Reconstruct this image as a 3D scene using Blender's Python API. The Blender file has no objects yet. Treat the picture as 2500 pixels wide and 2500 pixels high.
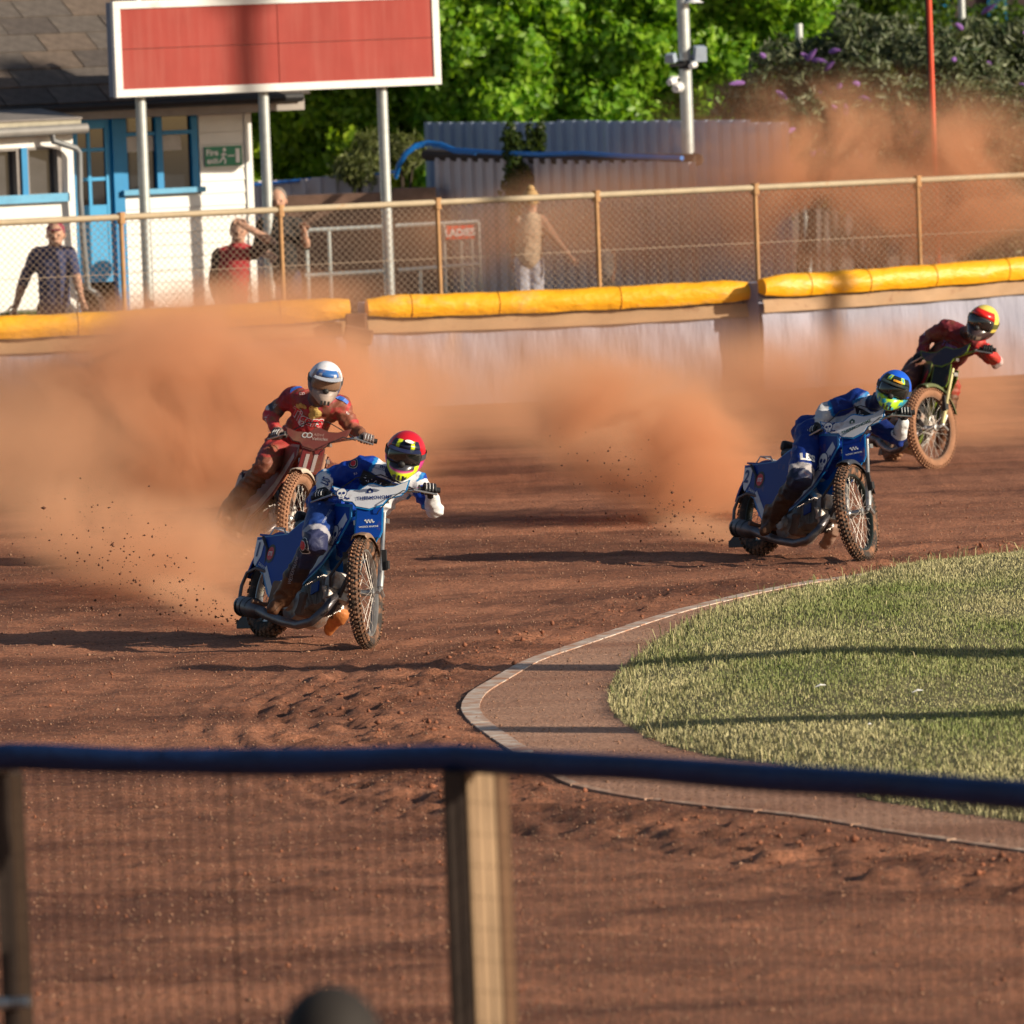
import bpy, bmesh, math, random
import numpy as np
from mathutils import Vector, Matrix
from mathutils.bvhtree import BVHTree
random.seed(7); rng = np.random.default_rng(7)
SC = bpy.context.scene; COL = SC.collection
R_ = math.radians

# ------------------------------------------------------------ camera, sky, sun, exposure
FPX = 18000.0; CAMH = 3.8
_th = R_(2.2); _p = math.atan((1250 - 80) / FPX)
CF = Vector((0, math.cos(_p), -math.sin(_p)))
_U0 = Vector((0, math.sin(_p), math.cos(_p))); _R0 = Vector((1, 0, 0))
CR = _R0 * math.cos(_th) - _U0 * math.sin(_th)
CU = _U0 * math.cos(_th) + _R0 * math.sin(_th)
CC = Vector((0, 0, CAMH))
cam = bpy.data.cameras.new("camera"); camo = bpy.data.objects.new("camera", cam); COL.objects.link(camo)
camo.matrix_world = Matrix((( CR.x, CU.x, -CF.x, CC.x), (CR.y, CU.y, -CF.y, CC.y), (CR.z, CU.z, -CF.z, CC.z), (0, 0, 0, 1)))
cam.sensor_width = 36; cam.lens = 36 * FPX / 2500; cam.clip_start = 0.5; cam.clip_end = 900
cam.dof.use_dof = True; cam.dof.focus_distance = 47.5; cam.dof.aperture_fstop = 5.6
SC.camera = camo
SUN_EL = R_(19); SUN_AZ = R_(25)                      # azimuth measured from +X towards the camera side
to_sun = Vector((math.cos(SUN_AZ) * math.cos(SUN_EL), -math.sin(SUN_AZ) * math.cos(SUN_EL), math.sin(SUN_EL)))
w = bpy.data.worlds.new("World"); SC.world = w; w.use_nodes = True
nt = w.node_tree; nt.nodes.clear()
sky = nt.nodes.new("ShaderNodeTexSky"); sky.sky_type = 'NISHITA'; sky.sun_disc = False
sky.sun_elevation = SUN_EL; sky.sun_rotation = math.atan2(to_sun.x, to_sun.y); sky.dust_density = 1.5
bg = nt.nodes.new("ShaderNodeBackground"); bg.inputs[1].default_value = 0.065
wo = nt.nodes.new("ShaderNodeOutputWorld"); nt.links.new(sky.outputs[0], bg.inputs[0]); nt.links.new(bg.outputs[0], wo.inputs[0])
sl = bpy.data.lights.new("sun", 'SUN'); sl.energy = 5.0; sl.angle = R_(0.5); sl.color = (1.0, 0.87, 0.68)
so = bpy.data.objects.new("sun", sl); COL.objects.link(so); so.location = (30, -10, 30)
so.rotation_euler = (-to_sun).to_track_quat('-Z', 'Y').to_euler()
SC.view_settings.view_transform = 'Standard'; SC.view_settings.look = 'None'
SC.view_settings.exposure = 0.42; SC.view_settings.gamma = 1; SC.view_settings.use_curve_mapping = False
SC.render.engine = 'CYCLES'
cy = SC.cycles
cy.volume_bounces = 3; cy.volume_step_rate = 0.8; cy.volume_preview_step_rate = 0.8; cy.volume_max_steps = 256
cy.max_bounces = 6; cy.diffuse_bounces = 3; cy.glossy_bounces = 3; cy.transparent_max_bounces = 16
cy.use_denoising = True; cy.sample_clamp_indirect = 6

# ------------------------------------------------------------ helpers
def ray(px, py):
    return CF + CR * ((px - 1250) / FPX) - CU * ((py - 1250) / FPX)
def W(px, py, d):                                     # point seen at (px,py), d metres ahead (world y)
    r = ray(px, py); return CC + r * (d / r.y)
def G(px, py, z=0.0):
    r = ray(px, py); return CC + r * ((z - CAMH) / r.z)
class Plane:                                          # upright plane through p0 with yaw a
    def __init__(s, p0, a):
        s.o = Vector(p0); s.u = Vector((math.cos(a), math.sin(a), 0)); s.n = Vector((math.sin(a), -math.cos(a), 0)); s.a = a
    def hit(s, px, py):
        r = ray(px, py); t = (s.o - CC).dot(s.n) / r.dot(s.n); q = CC + r * t
        return (q - s.o).dot(s.u), q.z
    def P(s, u, z, out=0.0):
        q = s.o + s.u * u + s.n * out; return Vector((q.x, q.y, z))

MATS = {}
def nn(t, k, **kw):
    n = t.nodes.new(k)
    for a, b in kw.items():
        if a.startswith('i_'): n.inputs[a[2:].replace('_', ' ')].default_value = b
        else: setattr(n, a, b)
    return n
def mat(name, col, rough=.6, metal=0., var=.12, ns=8., bump=0., bs=60., dirt=0., dcol=(.16, .06, .03), dsc=6., spec=.4, vc=False, trans=0., coat=0., stretch=None, sub=0.):
    if name in MATS: return MATS[name]
    m = bpy.data.materials.new(name); m.use_nodes = True; t = m.node_tree; L = t.links
    b = t.nodes['Principled BSDF']
    b.inputs['Roughness'].default_value = rough; b.inputs['Metallic'].default_value = metal
    b.inputs['Specular IOR Level'].default_value = spec
    if trans: b.inputs['Transmission Weight'].default_value = trans
    if coat: b.inputs['Coat Weight'].default_value = coat; b.inputs['Coat Roughness'].default_value = .08
    tc = nn(t, 'ShaderNodeTexCoord'); src = tc.outputs['Object']
    if stretch:
        mp = nn(t, 'ShaderNodeMapping'); mp.inputs['Scale'].default_value = stretch; L.new(src, mp.inputs[0]); src = mp.outputs[0]
    no = nn(t, 'ShaderNodeTexNoise', i_Scale=ns, i_Detail=6., i_Roughness=.6); L.new(src, no.inputs['Vector'])
    mr = nn(t, 'ShaderNodeMapRange'); mr.inputs[3].default_value = 1 - var; mr.inputs[4].default_value = 1 + var
    mr.inputs[1].default_value = .3; mr.inputs[2].default_value = .7
    L.new(no.outputs[0], mr.inputs[0])
    mx = nn(t, 'ShaderNodeVectorMath', operation='SCALE')
    if vc:
        at = nn(t, 'ShaderNodeAttribute', attribute_name='Col'); L.new(at.outputs[0], mx.inputs[0])
    else: mx.inputs[0].default_value = col
    L.new(mr.outputs[0], mx.inputs['Scale']); out = mx.outputs[0]
    if dirt:
        d = nn(t, 'ShaderNodeTexNoise', i_Scale=dsc, i_Detail=8., i_Roughness=.65); L.new(src, d.inputs['Vector'])
        dr = nn(t, 'ShaderNodeMapRange'); dr.inputs[1].default_value = .72 - .45 * dirt; dr.inputs[2].default_value = .92 - .45 * dirt
        L.new(d.outputs[0], dr.inputs[0])
        mm = nn(t, 'ShaderNodeMix', data_type='RGBA'); mm.inputs[7].default_value = (*dcol, 1)
        L.new(dr.outputs[0], mm.inputs[0]); L.new(out, mm.inputs[6]); out = mm.outputs[2]
    L.new(out, b.inputs['Base Color'])
    if bump:
        bn = nn(t, 'ShaderNodeTexNoise', i_Scale=bs, i_Detail=5.); L.new(src, bn.inputs['Vector'])
        bp = nn(t, 'ShaderNodeBump'); bp.inputs['Strength'].default_value = 1; bp.inputs['Distance'].default_value = bump
        L.new(bn.outputs[0], bp.inputs['Height']); L.new(bp.outputs[0], b.inputs['Normal'])
    MATS[name] = m; return m

class MB:
    def __init__(s): s.v = []; s.f = []; s.mi = []; s.cur = 0
    def add(s, vs, fs):
        n = len(s.v); s.v += [tuple(v) for v in vs]; s.f += [tuple(i + n for i in f) for f in fs]; s.mi += [s.cur] * len(fs); return s
    def box(s, c, size, M=None, taper=None):
        x, y, z = (k / 2 for k in size); c = Vector(c)
        vs = [Vector((a * x, b * y, d * z)) for d in (-1, 1) for b in (-1, 1) for a in (-1, 1)]
        if taper: vs = [Vector((v.x * (taper if v.z > 0 else 1), v.y * (taper if v.z > 0 else 1), v.z)) for v in vs]
        if M is not None: vs = [M @ v for v in vs]
        return s.add([c + v for v in vs], [(0, 2, 3, 1), (4, 5, 7, 6), (0, 1, 5, 4), (2, 6, 7, 3), (0, 4, 6, 2), (1, 3, 7, 5)])
    def tube(s, pts, r, n=8, cap=True, rr=None):
        pts = [Vector(p) for p in pts]; k = len(pts); rs = r if isinstance(r, (list, tuple)) else [r] * k
        vs = []; up = None
        for i, p in enumerate(pts):
            d = (pts[min(i + 1, k - 1)] - pts[max(i - 1, 0)])
            d = d.normalized() if d.length > 1e-9 else Vector((0, 0, 1))
            if up is None: up = d.orthogonal().normalized()
            else:
                up = up - d * up.dot(d); up = up.normalized() if up.length > 1e-6 else d.orthogonal().normalized()
            q = d.cross(up)
            for j in range(n):
                a = 2 * math.pi * j / n; vs.append(p + (up * math.cos(a) + q * math.sin(a) * (rr or 1)) * rs[i])
        fs = [(i * n + j, i * n + (j + 1) % n, (i + 1) * n + (j + 1) % n, (i + 1) * n + j) for i in range(k - 1) for j in range(n)]
        if cap: fs += [tuple(range(n - 1, -1, -1)), tuple((k - 1) * n + j for j in range(n))]
        return s.add(vs, fs)
    def prism(s, poly, M, th):                       # poly in local xy, extruded along local z by th
        n = len(poly); a = sum(poly[i][0] * poly[(i + 1) % n][1] - poly[(i + 1) % n][0] * poly[i][1] for i in range(n))
        if a < 0: poly = poly[::-1]
        vs = [M @ Vector((x, y, 0)) for x, y in poly] + [M @ Vector((x, y, th)) for x, y in poly]
        return s.add(vs, [tuple(range(n - 1, -1, -1)), tuple(range(n, 2 * n))] + [(i, (i + 1) % n, n + (i + 1) % n, n + i) for i in range(n)])
    def lathe(s, prof, M, n=24, closed=False):       # prof (r,z)
        vs = []; k = len(prof)
        for r, z in prof:
            for j in range(n):
                a = 2 * math.pi * j / n; vs.append(M @ Vector((r * math.cos(a), r * math.sin(a), z)))
        kk = k if closed else k - 1
        fs = [(i * n + j, i * n + (j + 1) % n, ((i + 1) % k) * n + (j + 1) % n, ((i + 1) % k) * n + j) for i in range(kk) for j in range(n)]
        if not closed: fs += [tuple(range(n - 1, -1, -1)), tuple((k - 1) * n + j for j in range(n))]
        return s.add(vs, fs)
    def ell(s, c, r, M=None, n=16, m=10):
        c = Vector(c); vs = [];
        for i in range(m + 1):
            t = math.pi * i / m
            for j in range(n):
                a = 2 * math.pi * j / n; v = Vector((r[0] * math.sin(t) * math.cos(a), r[1] * math.sin(t) * math.sin(a), -r[2] * math.cos(t)))
                vs.append(c + (M @ v if M is not None else v))
        return s.add(vs, [(i * n + j, i * n + (j + 1) % n, (i + 1) * n + (j + 1) % n, (i + 1) * n + j) for i in range(m) for j in range(n)])
    def build(s, name, mats, parent=None, smooth=False, M=None, bevel=0):
        me = bpy.data.meshes.new(name); me.from_pydata(s.v, [], s.f)
        for m in (mats if isinstance(mats, (list, tuple)) else [mats]): me.materials.append(m)
        if any(s.mi): me.polygons.foreach_set('material_index', s.mi)
        if smooth:
            bm = bmesh.new(); bm.from_mesh(me); bmesh.ops.remove_doubles(bm, verts=bm.verts, dist=1e-5); bm.to_mesh(me); bm.free()
            me.polygons.foreach_set('use_smooth', [True] * len(me.polygons)); me.set_sharp_from_angle(angle=R_(42))
        o = bpy.data.objects.new(name, me); COL.objects.link(o)
        if parent is not None: o.parent = parent
        if M is not None: o.matrix_local = M
        if bevel:
            b = o.modifiers.new('bevel', 'BEVEL'); b.width = bevel; b.segments = 2; b.limit_method = 'ANGLE'
        return o
def thing(name, label, cat, loc=(0, 0, 0), M=None, group=None):
    o = bpy.data.objects.new(name, None); COL.objects.link(o); o.empty_display_size = .2
    if M is not None: o.matrix_world = M
    else: o.location = loc
    return tag(o, label, cat, group)
def tag(o, label, cat, group=None, kind=None):
    o['label'] = label; o['category'] = cat
    if group: o['group'] = group
    if kind: o['kind'] = kind
    return o
def struct(o): o['kind'] = 'structure'; return o
def raw(name, V, Fs, mats, parent=None, smooth=False, mi=None):      # numpy quads or tris
    V = np.asarray(V, np.float32); Fs = np.asarray(Fs, np.int32); k = Fs.shape[1]
    me = bpy.data.meshes.new(name); me.vertices.add(len(V)); me.vertices.foreach_set('co', V.ravel())
    me.loops.add(Fs.size); me.loops.foreach_set('vertex_index', Fs.ravel())
    me.polygons.add(len(Fs)); me.polygons.foreach_set('loop_start', np.arange(len(Fs), dtype=np.int32) * k)
    me.polygons.foreach_set('loop_total', np.full(len(Fs), k, np.int32))
    for m in (mats if isinstance(mats, (list, tuple)) else [mats]): me.materials.append(m)
    if mi is not None: me.polygons.foreach_set('material_index', np.asarray(mi, np.int32))
    if smooth: me.polygons.foreach_set('use_smooth', [True] * len(Fs))
    me.update(calc_edges=True); me.validate()
    o = bpy.data.objects.new(name, me); COL.objects.link(o)
    if parent is not None: o.parent = parent
    return o
def vnoise(x, y, seed=0):                            # 2-D value noise, numpy
    xi = np.floor(x).astype(np.int64); yi = np.floor(y).astype(np.int64); xf = x - xi; yf = y - yi
    def h(a, b):
        n = (a * 374761393 + b * 668265263 + seed * 974634541) & 0xffffffff
        n = ((n ^ (n >> 13)) * 1274126177) & 0xffffffff
        return ((n ^ (n >> 16)) & 0xffff) / 65535.
    u = xf * xf * (3 - 2 * xf); v = yf * yf * (3 - 2 * yf)
    return (h(xi, yi) * (1 - u) + h(xi + 1, yi) * u) * (1 - v) + (h(xi, yi + 1) * (1 - u) + h(xi + 1, yi + 1) * u) * v
TXT = {}
def text_mesh(s, h=1.0, shear=0, bold=0., sx=1.):
    k = (s, h, shear, bold, sx)
    if k not in TXT:
        c = bpy.data.curves.new('lettering', 'FONT'); c.body = s; c.size = 1; c.align_x = 'CENTER'; c.align_y = 'CENTER'
        c.offset = bold; c.shear = shear; c.resolution_u = 3
        o = bpy.data.objects.new('lettering', c); COL.objects.link(o)
        bpy.context.view_layer.update()
        me = bpy.data.meshes.new_from_object(o); bpy.data.objects.remove(o); bpy.data.curves.remove(c)
        vs = [v.co.copy() for v in me.vertices]
        ys = [v.y for v in vs]; hh = max(ys) - min(ys); cy_ = (max(ys) + min(ys)) / 2
        xs = [v.x for v in vs]; cx_ = (max(xs) + min(xs)) / 2
        TXT[k] = ([((v.x - cx_) / hh * h * sx, (v.y - cy_) / hh * h) for v in vs], [tuple(p.vertices) for p in me.polygons])
        bpy.data.meshes.remove(me)
    return TXT[k]
def text_flat(s, h, M, m, parent, name='lettering', **kw):   # flat lettering in the local xy plane of M
    vs, fs = text_mesh(s, h, **kw)
    b = MB(); b.add([M @ Vector((x, y, 0)) for x, y in vs], fs)
    return b.build(name, m, parent)
def frame(o, x, y, z=None):
    x = Vector(x).normalized(); y = Vector(y); y = (y - x * y.dot(x)).normalized(); z = x.cross(y)
    return Matrix(((x.x, y.x, z.x, o[0]), (x.y, y.y, z.y, o[1]), (x.z, y.z, z.z, o[2]), (0, 0, 0, 1)))
# ============================================================ SETTING
M_white = mat('white_paint', (.72, .72, .70), .45, var=.06, ns=5, dirt=.25, dcol=(.45, .33, .25), dsc=3)
M_galv = mat('galvanised_steel', (.42, .45, .45), .5, .5, var=.12, ns=12)
M_dark = mat('dark_metal', (.025, .025, .028), .5, .3)
M_blue = mat('blue_paint', (.0, .20, .45), .45, var=.08, ns=3, dirt=.12, dcol=(.12, .2, .28))
M_glass = mat('window_glass', (.012, .014, .018), .06, spec=.8)
M_blind = mat('roller_blind', (.22, .21, .22), .8)
M_paper = mat('white_paper', (.75, .75, .75), .8)

def shale(name, base, dark, speck, rough=.85):
    m = bpy.data.materials.new(name); m.use_nodes = True; t = m.node_tree; L = t.links; b = t.nodes['Principled BSDF']
    b.inputs['Roughness'].default_value = rough; b.inputs['Specular IOR Level'].default_value = .25
    tc = nn(t, 'ShaderNodeTexCoord')
    mp = nn(t, 'ShaderNodeMapping'); mp.inputs['Scale'].default_value = (.35, 1.1, 1); mp.inputs['Rotation'].default_value = (0, 0, .25); L.new(tc.outputs['Object'], mp.inputs[0])
    n1 = nn(t, 'ShaderNodeTexNoise', i_Scale=.9, i_Detail=7., i_Roughness=.62, i_Distortion=.6); L.new(mp.outputs[0], n1.inputs['Vector'])
    r1 = nn(t, 'ShaderNodeMapRange'); r1.inputs[1].default_value = .38; r1.inputs[2].default_value = .62; L.new(n1.outputs[0], r1.inputs[0])
    mx = nn(t, 'ShaderNodeMix', data_type='RGBA'); mx.inputs[6].default_value = (*dark, 1); mx.inputs[7].default_value = (*base, 1); L.new(r1.outputs[0], mx.inputs[0])
    n2 = nn(t, 'ShaderNodeTexNoise', i_Scale=38., i_Detail=4., i_Roughness=.7); L.new(tc.outputs['Object'], n2.inputs['Vector'])
    r2 = nn(t, 'ShaderNodeMapRange'); r2.inputs[1].default_value = .35; r2.inputs[2].default_value = .65; r2.inputs[3].default_value = .62; r2.inputs[4].default_value = 1.38; L.new(n2.outputs[0], r2.inputs[0])
    sc = nn(t, 'ShaderNodeVectorMath', operation='SCALE'); L.new(mx.outputs[2], sc.inputs[0]); L.new(r2.outputs[0], sc.inputs['Scale'])
    vo = nn(t, 'ShaderNodeTexVoronoi', i_Scale=26.); L.new(tc.outputs['Object'], vo.inputs['Vector'])
    r3 = nn(t, 'ShaderNodeMapRange'); r3.inputs[1].default_value = .2; r3.inputs[2].default_value = .12; L.new(vo.outputs['Distance'], r3.inputs[0])
    sp = nn(t, 'ShaderNodeSeparateColor'); L.new(vo.outputs['Color'], sp.inputs[0])
    gt = nn(t, 'ShaderNodeMath', operation='GREATER_THAN'); gt.inputs[1].default_value = .72; L.new(sp.outputs[0], gt.inputs[0])
    ml = nn(t, 'ShaderNodeMath', operation='MULTIPLY'); L.new(gt.outputs[0], ml.inputs[0]); L.new(r3.outputs[0], ml.inputs[1])
    m2 = nn(t, 'ShaderNodeMix', data_type='RGBA'); m2.inputs[7].default_value = (*speck, 1); L.new(ml.outputs[0], m2.inputs[0]); L.new(sc.outputs[0], m2.inputs[6])
    L.new(m2.outputs[2], b.inputs['Base Color'])
    bn = nn(t, 'ShaderNodeTexNoise', i_Scale=30., i_Detail=6., i_Roughness=.7); L.new(tc.outputs['Object'], bn.inputs['Vector'])
    ad = nn(t, 'ShaderNodeMath', operation='ADD'); L.new(bn.outputs[0], ad.inputs[0]); L.new(ml.outputs[0], ad.inputs[1])
    bp = nn(t, 'ShaderNodeBump'); bp.inputs['Distance'].default_value = .022; bp.inputs['Strength'].default_value = 1
    L.new(ad.outputs[0], bp.inputs['Height']); L.new(bp.outputs[0], b.inputs['Normal'])
    return m
M_shale = shale('shale', (.37, .155, .086), (.155, .060, .034), (.46, .31, .22))
M_verge = shale('pale_shale', (.47, .27, .185), (.31, .155, .10), (.60, .46, .36))
M_tar = mat('terrace_concrete', (.30, .22, .17), .9, var=.2, ns=2, bump=.004, bs=30)

LINE = [(2560, 1340), (2250, 1386), (1950, 1428), (1720, 1478), (1600, 1512), (1480, 1553), (1400, 1580), (1300, 1615), (1230, 1655), (1172, 1690), (1152, 1715), (1150, 1738), (1175, 1768), (1230, 1808), (1290, 1846), (1356, 1895), (1430, 1925), (1600, 1955), (1970, 1995), (2165, 2030), (2475, 2075), (2700, 2110)]
GRASS = [(2600, 1345), (2265, 1380), (2070, 1418), (1941, 1443), (1811, 1475), (1682, 1520), (1590, 1580), (1510, 1650), (1485, 1708), (1512, 1760), (1591, 1808), (1721, 1845), (1941, 1880), (2100, 1950), (2500, 2010), (2700, 2030)]
def smooth_line(pts, n=4):
    P = [G(*p) for p in pts]; out = []
    for i in range(len(P) - 1):
        p0, p1, p2, p3 = P[max(i - 1, 0)], P[i], P[i + 1], P[min(i + 2, len(P) - 1)]
        for k in range(n):
            t = k / n
            out.append(.5 * ((2 * p1) + (p2 - p0) * t + (2 * p0 - 5 * p1 + 4 * p2 - p3) * t * t + (3 * p1 - p0 - 3 * p2 + p3) * t ** 3))
    out.append(P[-1]); return out
LW = smooth_line(LINE, 6); GW = smooth_line(GRASS, 4)
def inside(x, y, poly):
    c = np.zeros(x.shape, bool); n = len(poly)
    for i in range(n):
        x1, y1 = poly[i][0], poly[i][1]; x2, y2 = poly[i - 1][0], poly[i - 1][1]
        if y1 == y2: continue
        c ^= ((y1 > y) != (y2 > y)) & (x < (x2 - x1) * (y - y1) / (y2 - y1) + x1)
    return c
def pdist(x, y, line):
    d = np.full(x.shape, 1e9)
    for a, b in zip(line[:-1], line[1:]):
        dx, dy = b[0] - a[0], b[1] - a[1]; l2 = dx * dx + dy * dy + 1e-12
        t = np.clip(((x - a[0]) * dx + (y - a[1]) * dy) / l2, 0, 1)
        d = np.minimum(d, np.hypot(x - a[0] - t * dx, y - a[1] - t * dy))
    return d
LP = [(p.x, p.y) for p in LW]; LPoly = LP + [(40, LP[-1][1]), (40, LP[0][1])]
GP = [(p.x, p.y) for p in GW]; GPoly = GP + [(30, GP[-1][1]), (30, GP[0][1])]

def grid(name, xs, ys, zf, m, keep=None, parent=None):
    X, Y = np.meshgrid(xs, ys); Z = zf(X, Y); V = np.stack([X, Y, Z], -1).reshape(-1, 3)
    nx = len(xs); i, j = np.meshgrid(np.arange(len(ys) - 1), np.arange(nx - 1), indexing='ij'); a = (i * nx + j).ravel()
    Fs = np.stack([a, a + 1, a + nx + 1, a + nx], 1)
    if keep is not None:
        c = V[Fs].mean(1); Fs = Fs[keep(c[:, 0], c[:, 1])]
        u, inv = np.unique(Fs, return_inverse=True); V = V[u]; Fs = inv.reshape(-1, 4)
    return raw(name, V, Fs, m, parent, smooth=True)
# big ground under everything
b = MB(); b.add([(-400, -60, -.08), (400, -60, -.08), (400, 700, -.08), (-400, 700, -.08)], [(0, 1, 2, 3)])
struct(b.build('ground', M_tar))
def track_z(X, Y):
    z = (vnoise(X * 6, Y * 5, 1) - .5) * .016 + (vnoise(X * 17, Y * 14, 2) - .5) * .014 + (vnoise(X * .8, Y * .5, 3) - .5) * .02
    d = pdist(X, Y, LP); ins = inside(X, Y, LPoly)
    rim = np.exp(-((d - .45) / .28) ** 2)
    z += rim * ((vnoise(X * 20, Y * 15, 4) - .32) * .05 + .01) + .011 * np.sin(d * 40 + .8 * vnoise(X * 2, Y, 8)) * np.exp(-((d - 1.25) / .38) ** 2) * np.clip((Y - 38.5), 0, 1) * np.clip((45 - Y), 0, 1) + (vnoise(d * 5 + 3, (X + Y) * .35, 11) - .5) * .020 + np.exp(-((d - .9) / .5) ** 2) * np.clip((45.5 - Y) / 3, 0, 1) * (vnoise(X * 11, Y * 8, 12) - .4) * .06
    rut = np.sin(d * 30 + vnoise(X * 1.2, Y * .6, 7) * 6) * .005 * np.exp(-((d - 1.2) / .5) ** 2)
    z += np.where(Y < 42.5, rut * 1.6, rut)
    z = np.where(ins, -.012, z * np.clip(d / .16, 0, 1) ** 1.5)
    fade = np.clip((Y - 22) / 3, 0, 1) * np.clip((82 - Y) / 8, 0, 1)
    return z * fade - (1 - fade) * .0
xs = np.concatenate([np.linspace(-30, -4.5, 20)[:-1], np.arange(-4.5, 6.0, .045), np.linspace(6.0, 40, 20)])
ys = np.concatenate([np.linspace(-10, 27, 10)[:-1], np.arange(27, 46, .05), np.arange(46, 60, .09), np.linspace(60, 84, 60)])
struct(grid('track', xs, ys, track_z, M_shale))
# verge between the kerb line and the grass, slightly above the track
b = MB(); n = len(LP); b.add([(x, y, .004) for x, y in LPoly], [tuple(range(n + 2))])
struct(b.build('verge', M_verge))
# clods and loose stones on the track
def scatter(name, pts, sizes, m, parent=None):
    n = len(pts); ico = np.array([(0, 0, 1), (.9, 0, .2), (.28, .85, .25), (-.72, .53, .2), (-.72, -.53, .25), (.28, -.85, .2), (0, 0, -.5)])
    ft = np.array([(0, 1, 2), (0, 2, 3), (0, 3, 4), (0, 4, 5), (0, 5, 1), (6, 2, 1), (6, 3, 2), (6, 4, 3), (6, 5, 4), (6, 1, 5)])
    V = ico[None] * rng.uniform(.5, 1.45, (n, 7, 1)) * rng.uniform(.6, 1.3, (n, 1, 3)); a = rng.uniform(0, 6.28, n); c, s = np.cos(a), np.sin(a)
    x = V[..., 0] * c[:, None] - V[..., 1] * s[:, None]; y = V[..., 0] * s[:, None] + V[..., 1] * c[:, None]
    V = np.stack([x, y, V[..., 2]], -1) * sizes[:, None, None] + pts[:, None]
    return raw(name, V.reshape(-1, 3), (ft[None] + np.arange(n)[:, None, None] * 7).reshape(-1, 3), m, parent)
M_clod = mat('shale_clods', (.24, .09, .048), .9, var=.35, ns=15)
M_stone = mat('shale_stones', (.30, .165, .105), .8, var=.4, ns=20)
N = 26000; x = rng.uniform(-4.6, 6.2, N); y = 28 + 30 * rng.random(N) ** 1.3; d = pdist(x, y, LP); ins = inside(x, y, LPoly)
k = (~ins) & (rng.random(N) < .10 + .9 * np.exp(-((d - .5) / .35) ** 2)); x, y, d = x[k], y[k], d[k]
sz = np.where(d < 1.0, rng.uniform(.004, .027, len(x)) * rng.random(len(x)) ** 1.1, rng.uniform(.004, .013, len(x)))
o = scatter('clods', np.stack([x, y, track_z(x, y) + sz * .2], 1), sz, M_clod); o['kind'] = 'stuff'
N = 50000; x = rng.uniform(-4.6, 6.2, N); y = 28 + 30 * rng.random(N) ** 1.2; k = ~inside(x, y, GPoly); x, y = x[k], y[k]; sz = rng.uniform(.003, .007, len(x)) * (1 + .8 * (rng.random(len(x)) > .96))
zz = np.where(inside(x, y, LPoly), .004, track_z(x, y))
o = scatter('loose_stones', np.stack([x, y, zz + sz * .2], 1), sz, M_stone); o['kind'] = 'stuff'
# inner white line: flat boards laid end to end
root = thing('kerb_line', 'curved white-painted board line around the inside of the shale track', 'kerb line', LW[0]); 
M_line = mat('worn_white_line', (.56, .49, .43), .75, var=.2, ns=6, dirt=.72, dcol=(.42, .23, .15), dsc=7)
def resample(P, st):
    out = [P[0].copy()]; acc = 0
    for a, b2 in zip(P[:-1], P[1:]):
        L = (b2 - a).length; t = st - acc
        while t <= L: out.append(a.lerp(b2, t / L)); t += st
        acc = L - (t - st)
    return out
RP = resample(LW, .30)
NEAR = max(range(len(RP)), key=lambda q: -RP[q].x) + 7
M_line2 = mat('buried_white_line', (.50, .36, .27), .85, var=.2, ns=6, dirt=.8, dcol=(.40, .22, .145), dsc=5)
for i in range(0, len(RP) - 3, 3):
    seg = RP[i:i + 4]; b = MB(); vs = []
    for j, p in enumerate(seg):
        q = (RP[min(i + j + 1, len(RP) - 1)] - RP[max(i + j - 1, 0)]).normalized(); s = Vector((-q.y, q.x, 0)) * (.052 if i < NEAR else .026)
        if j == 0: p = p + q * .012
        if j == 3: p = p - q * .012
        wv = random.uniform(-.006, .006)
        for zz in (.0, .010 + wv * .3): vs += [p + s + Vector((0, 0, zz)), p - s + Vector((0, 0, zz))]
    fs = []
    for j in range(3):
        a = j * 4; c = a + 4
        fs += [(a + 2, a + 3, c + 3, c + 2), (a, a + 2, c + 2, c), (a + 3, a + 1, c + 1, c + 3)]
    fs += [(0, 1, 3, 2), (12, 14, 15, 13)]
    b.add([v - LW[0] for v in vs], fs); b.build('kerb_board', M_line if i < NEAR else M_line2, root)
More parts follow.
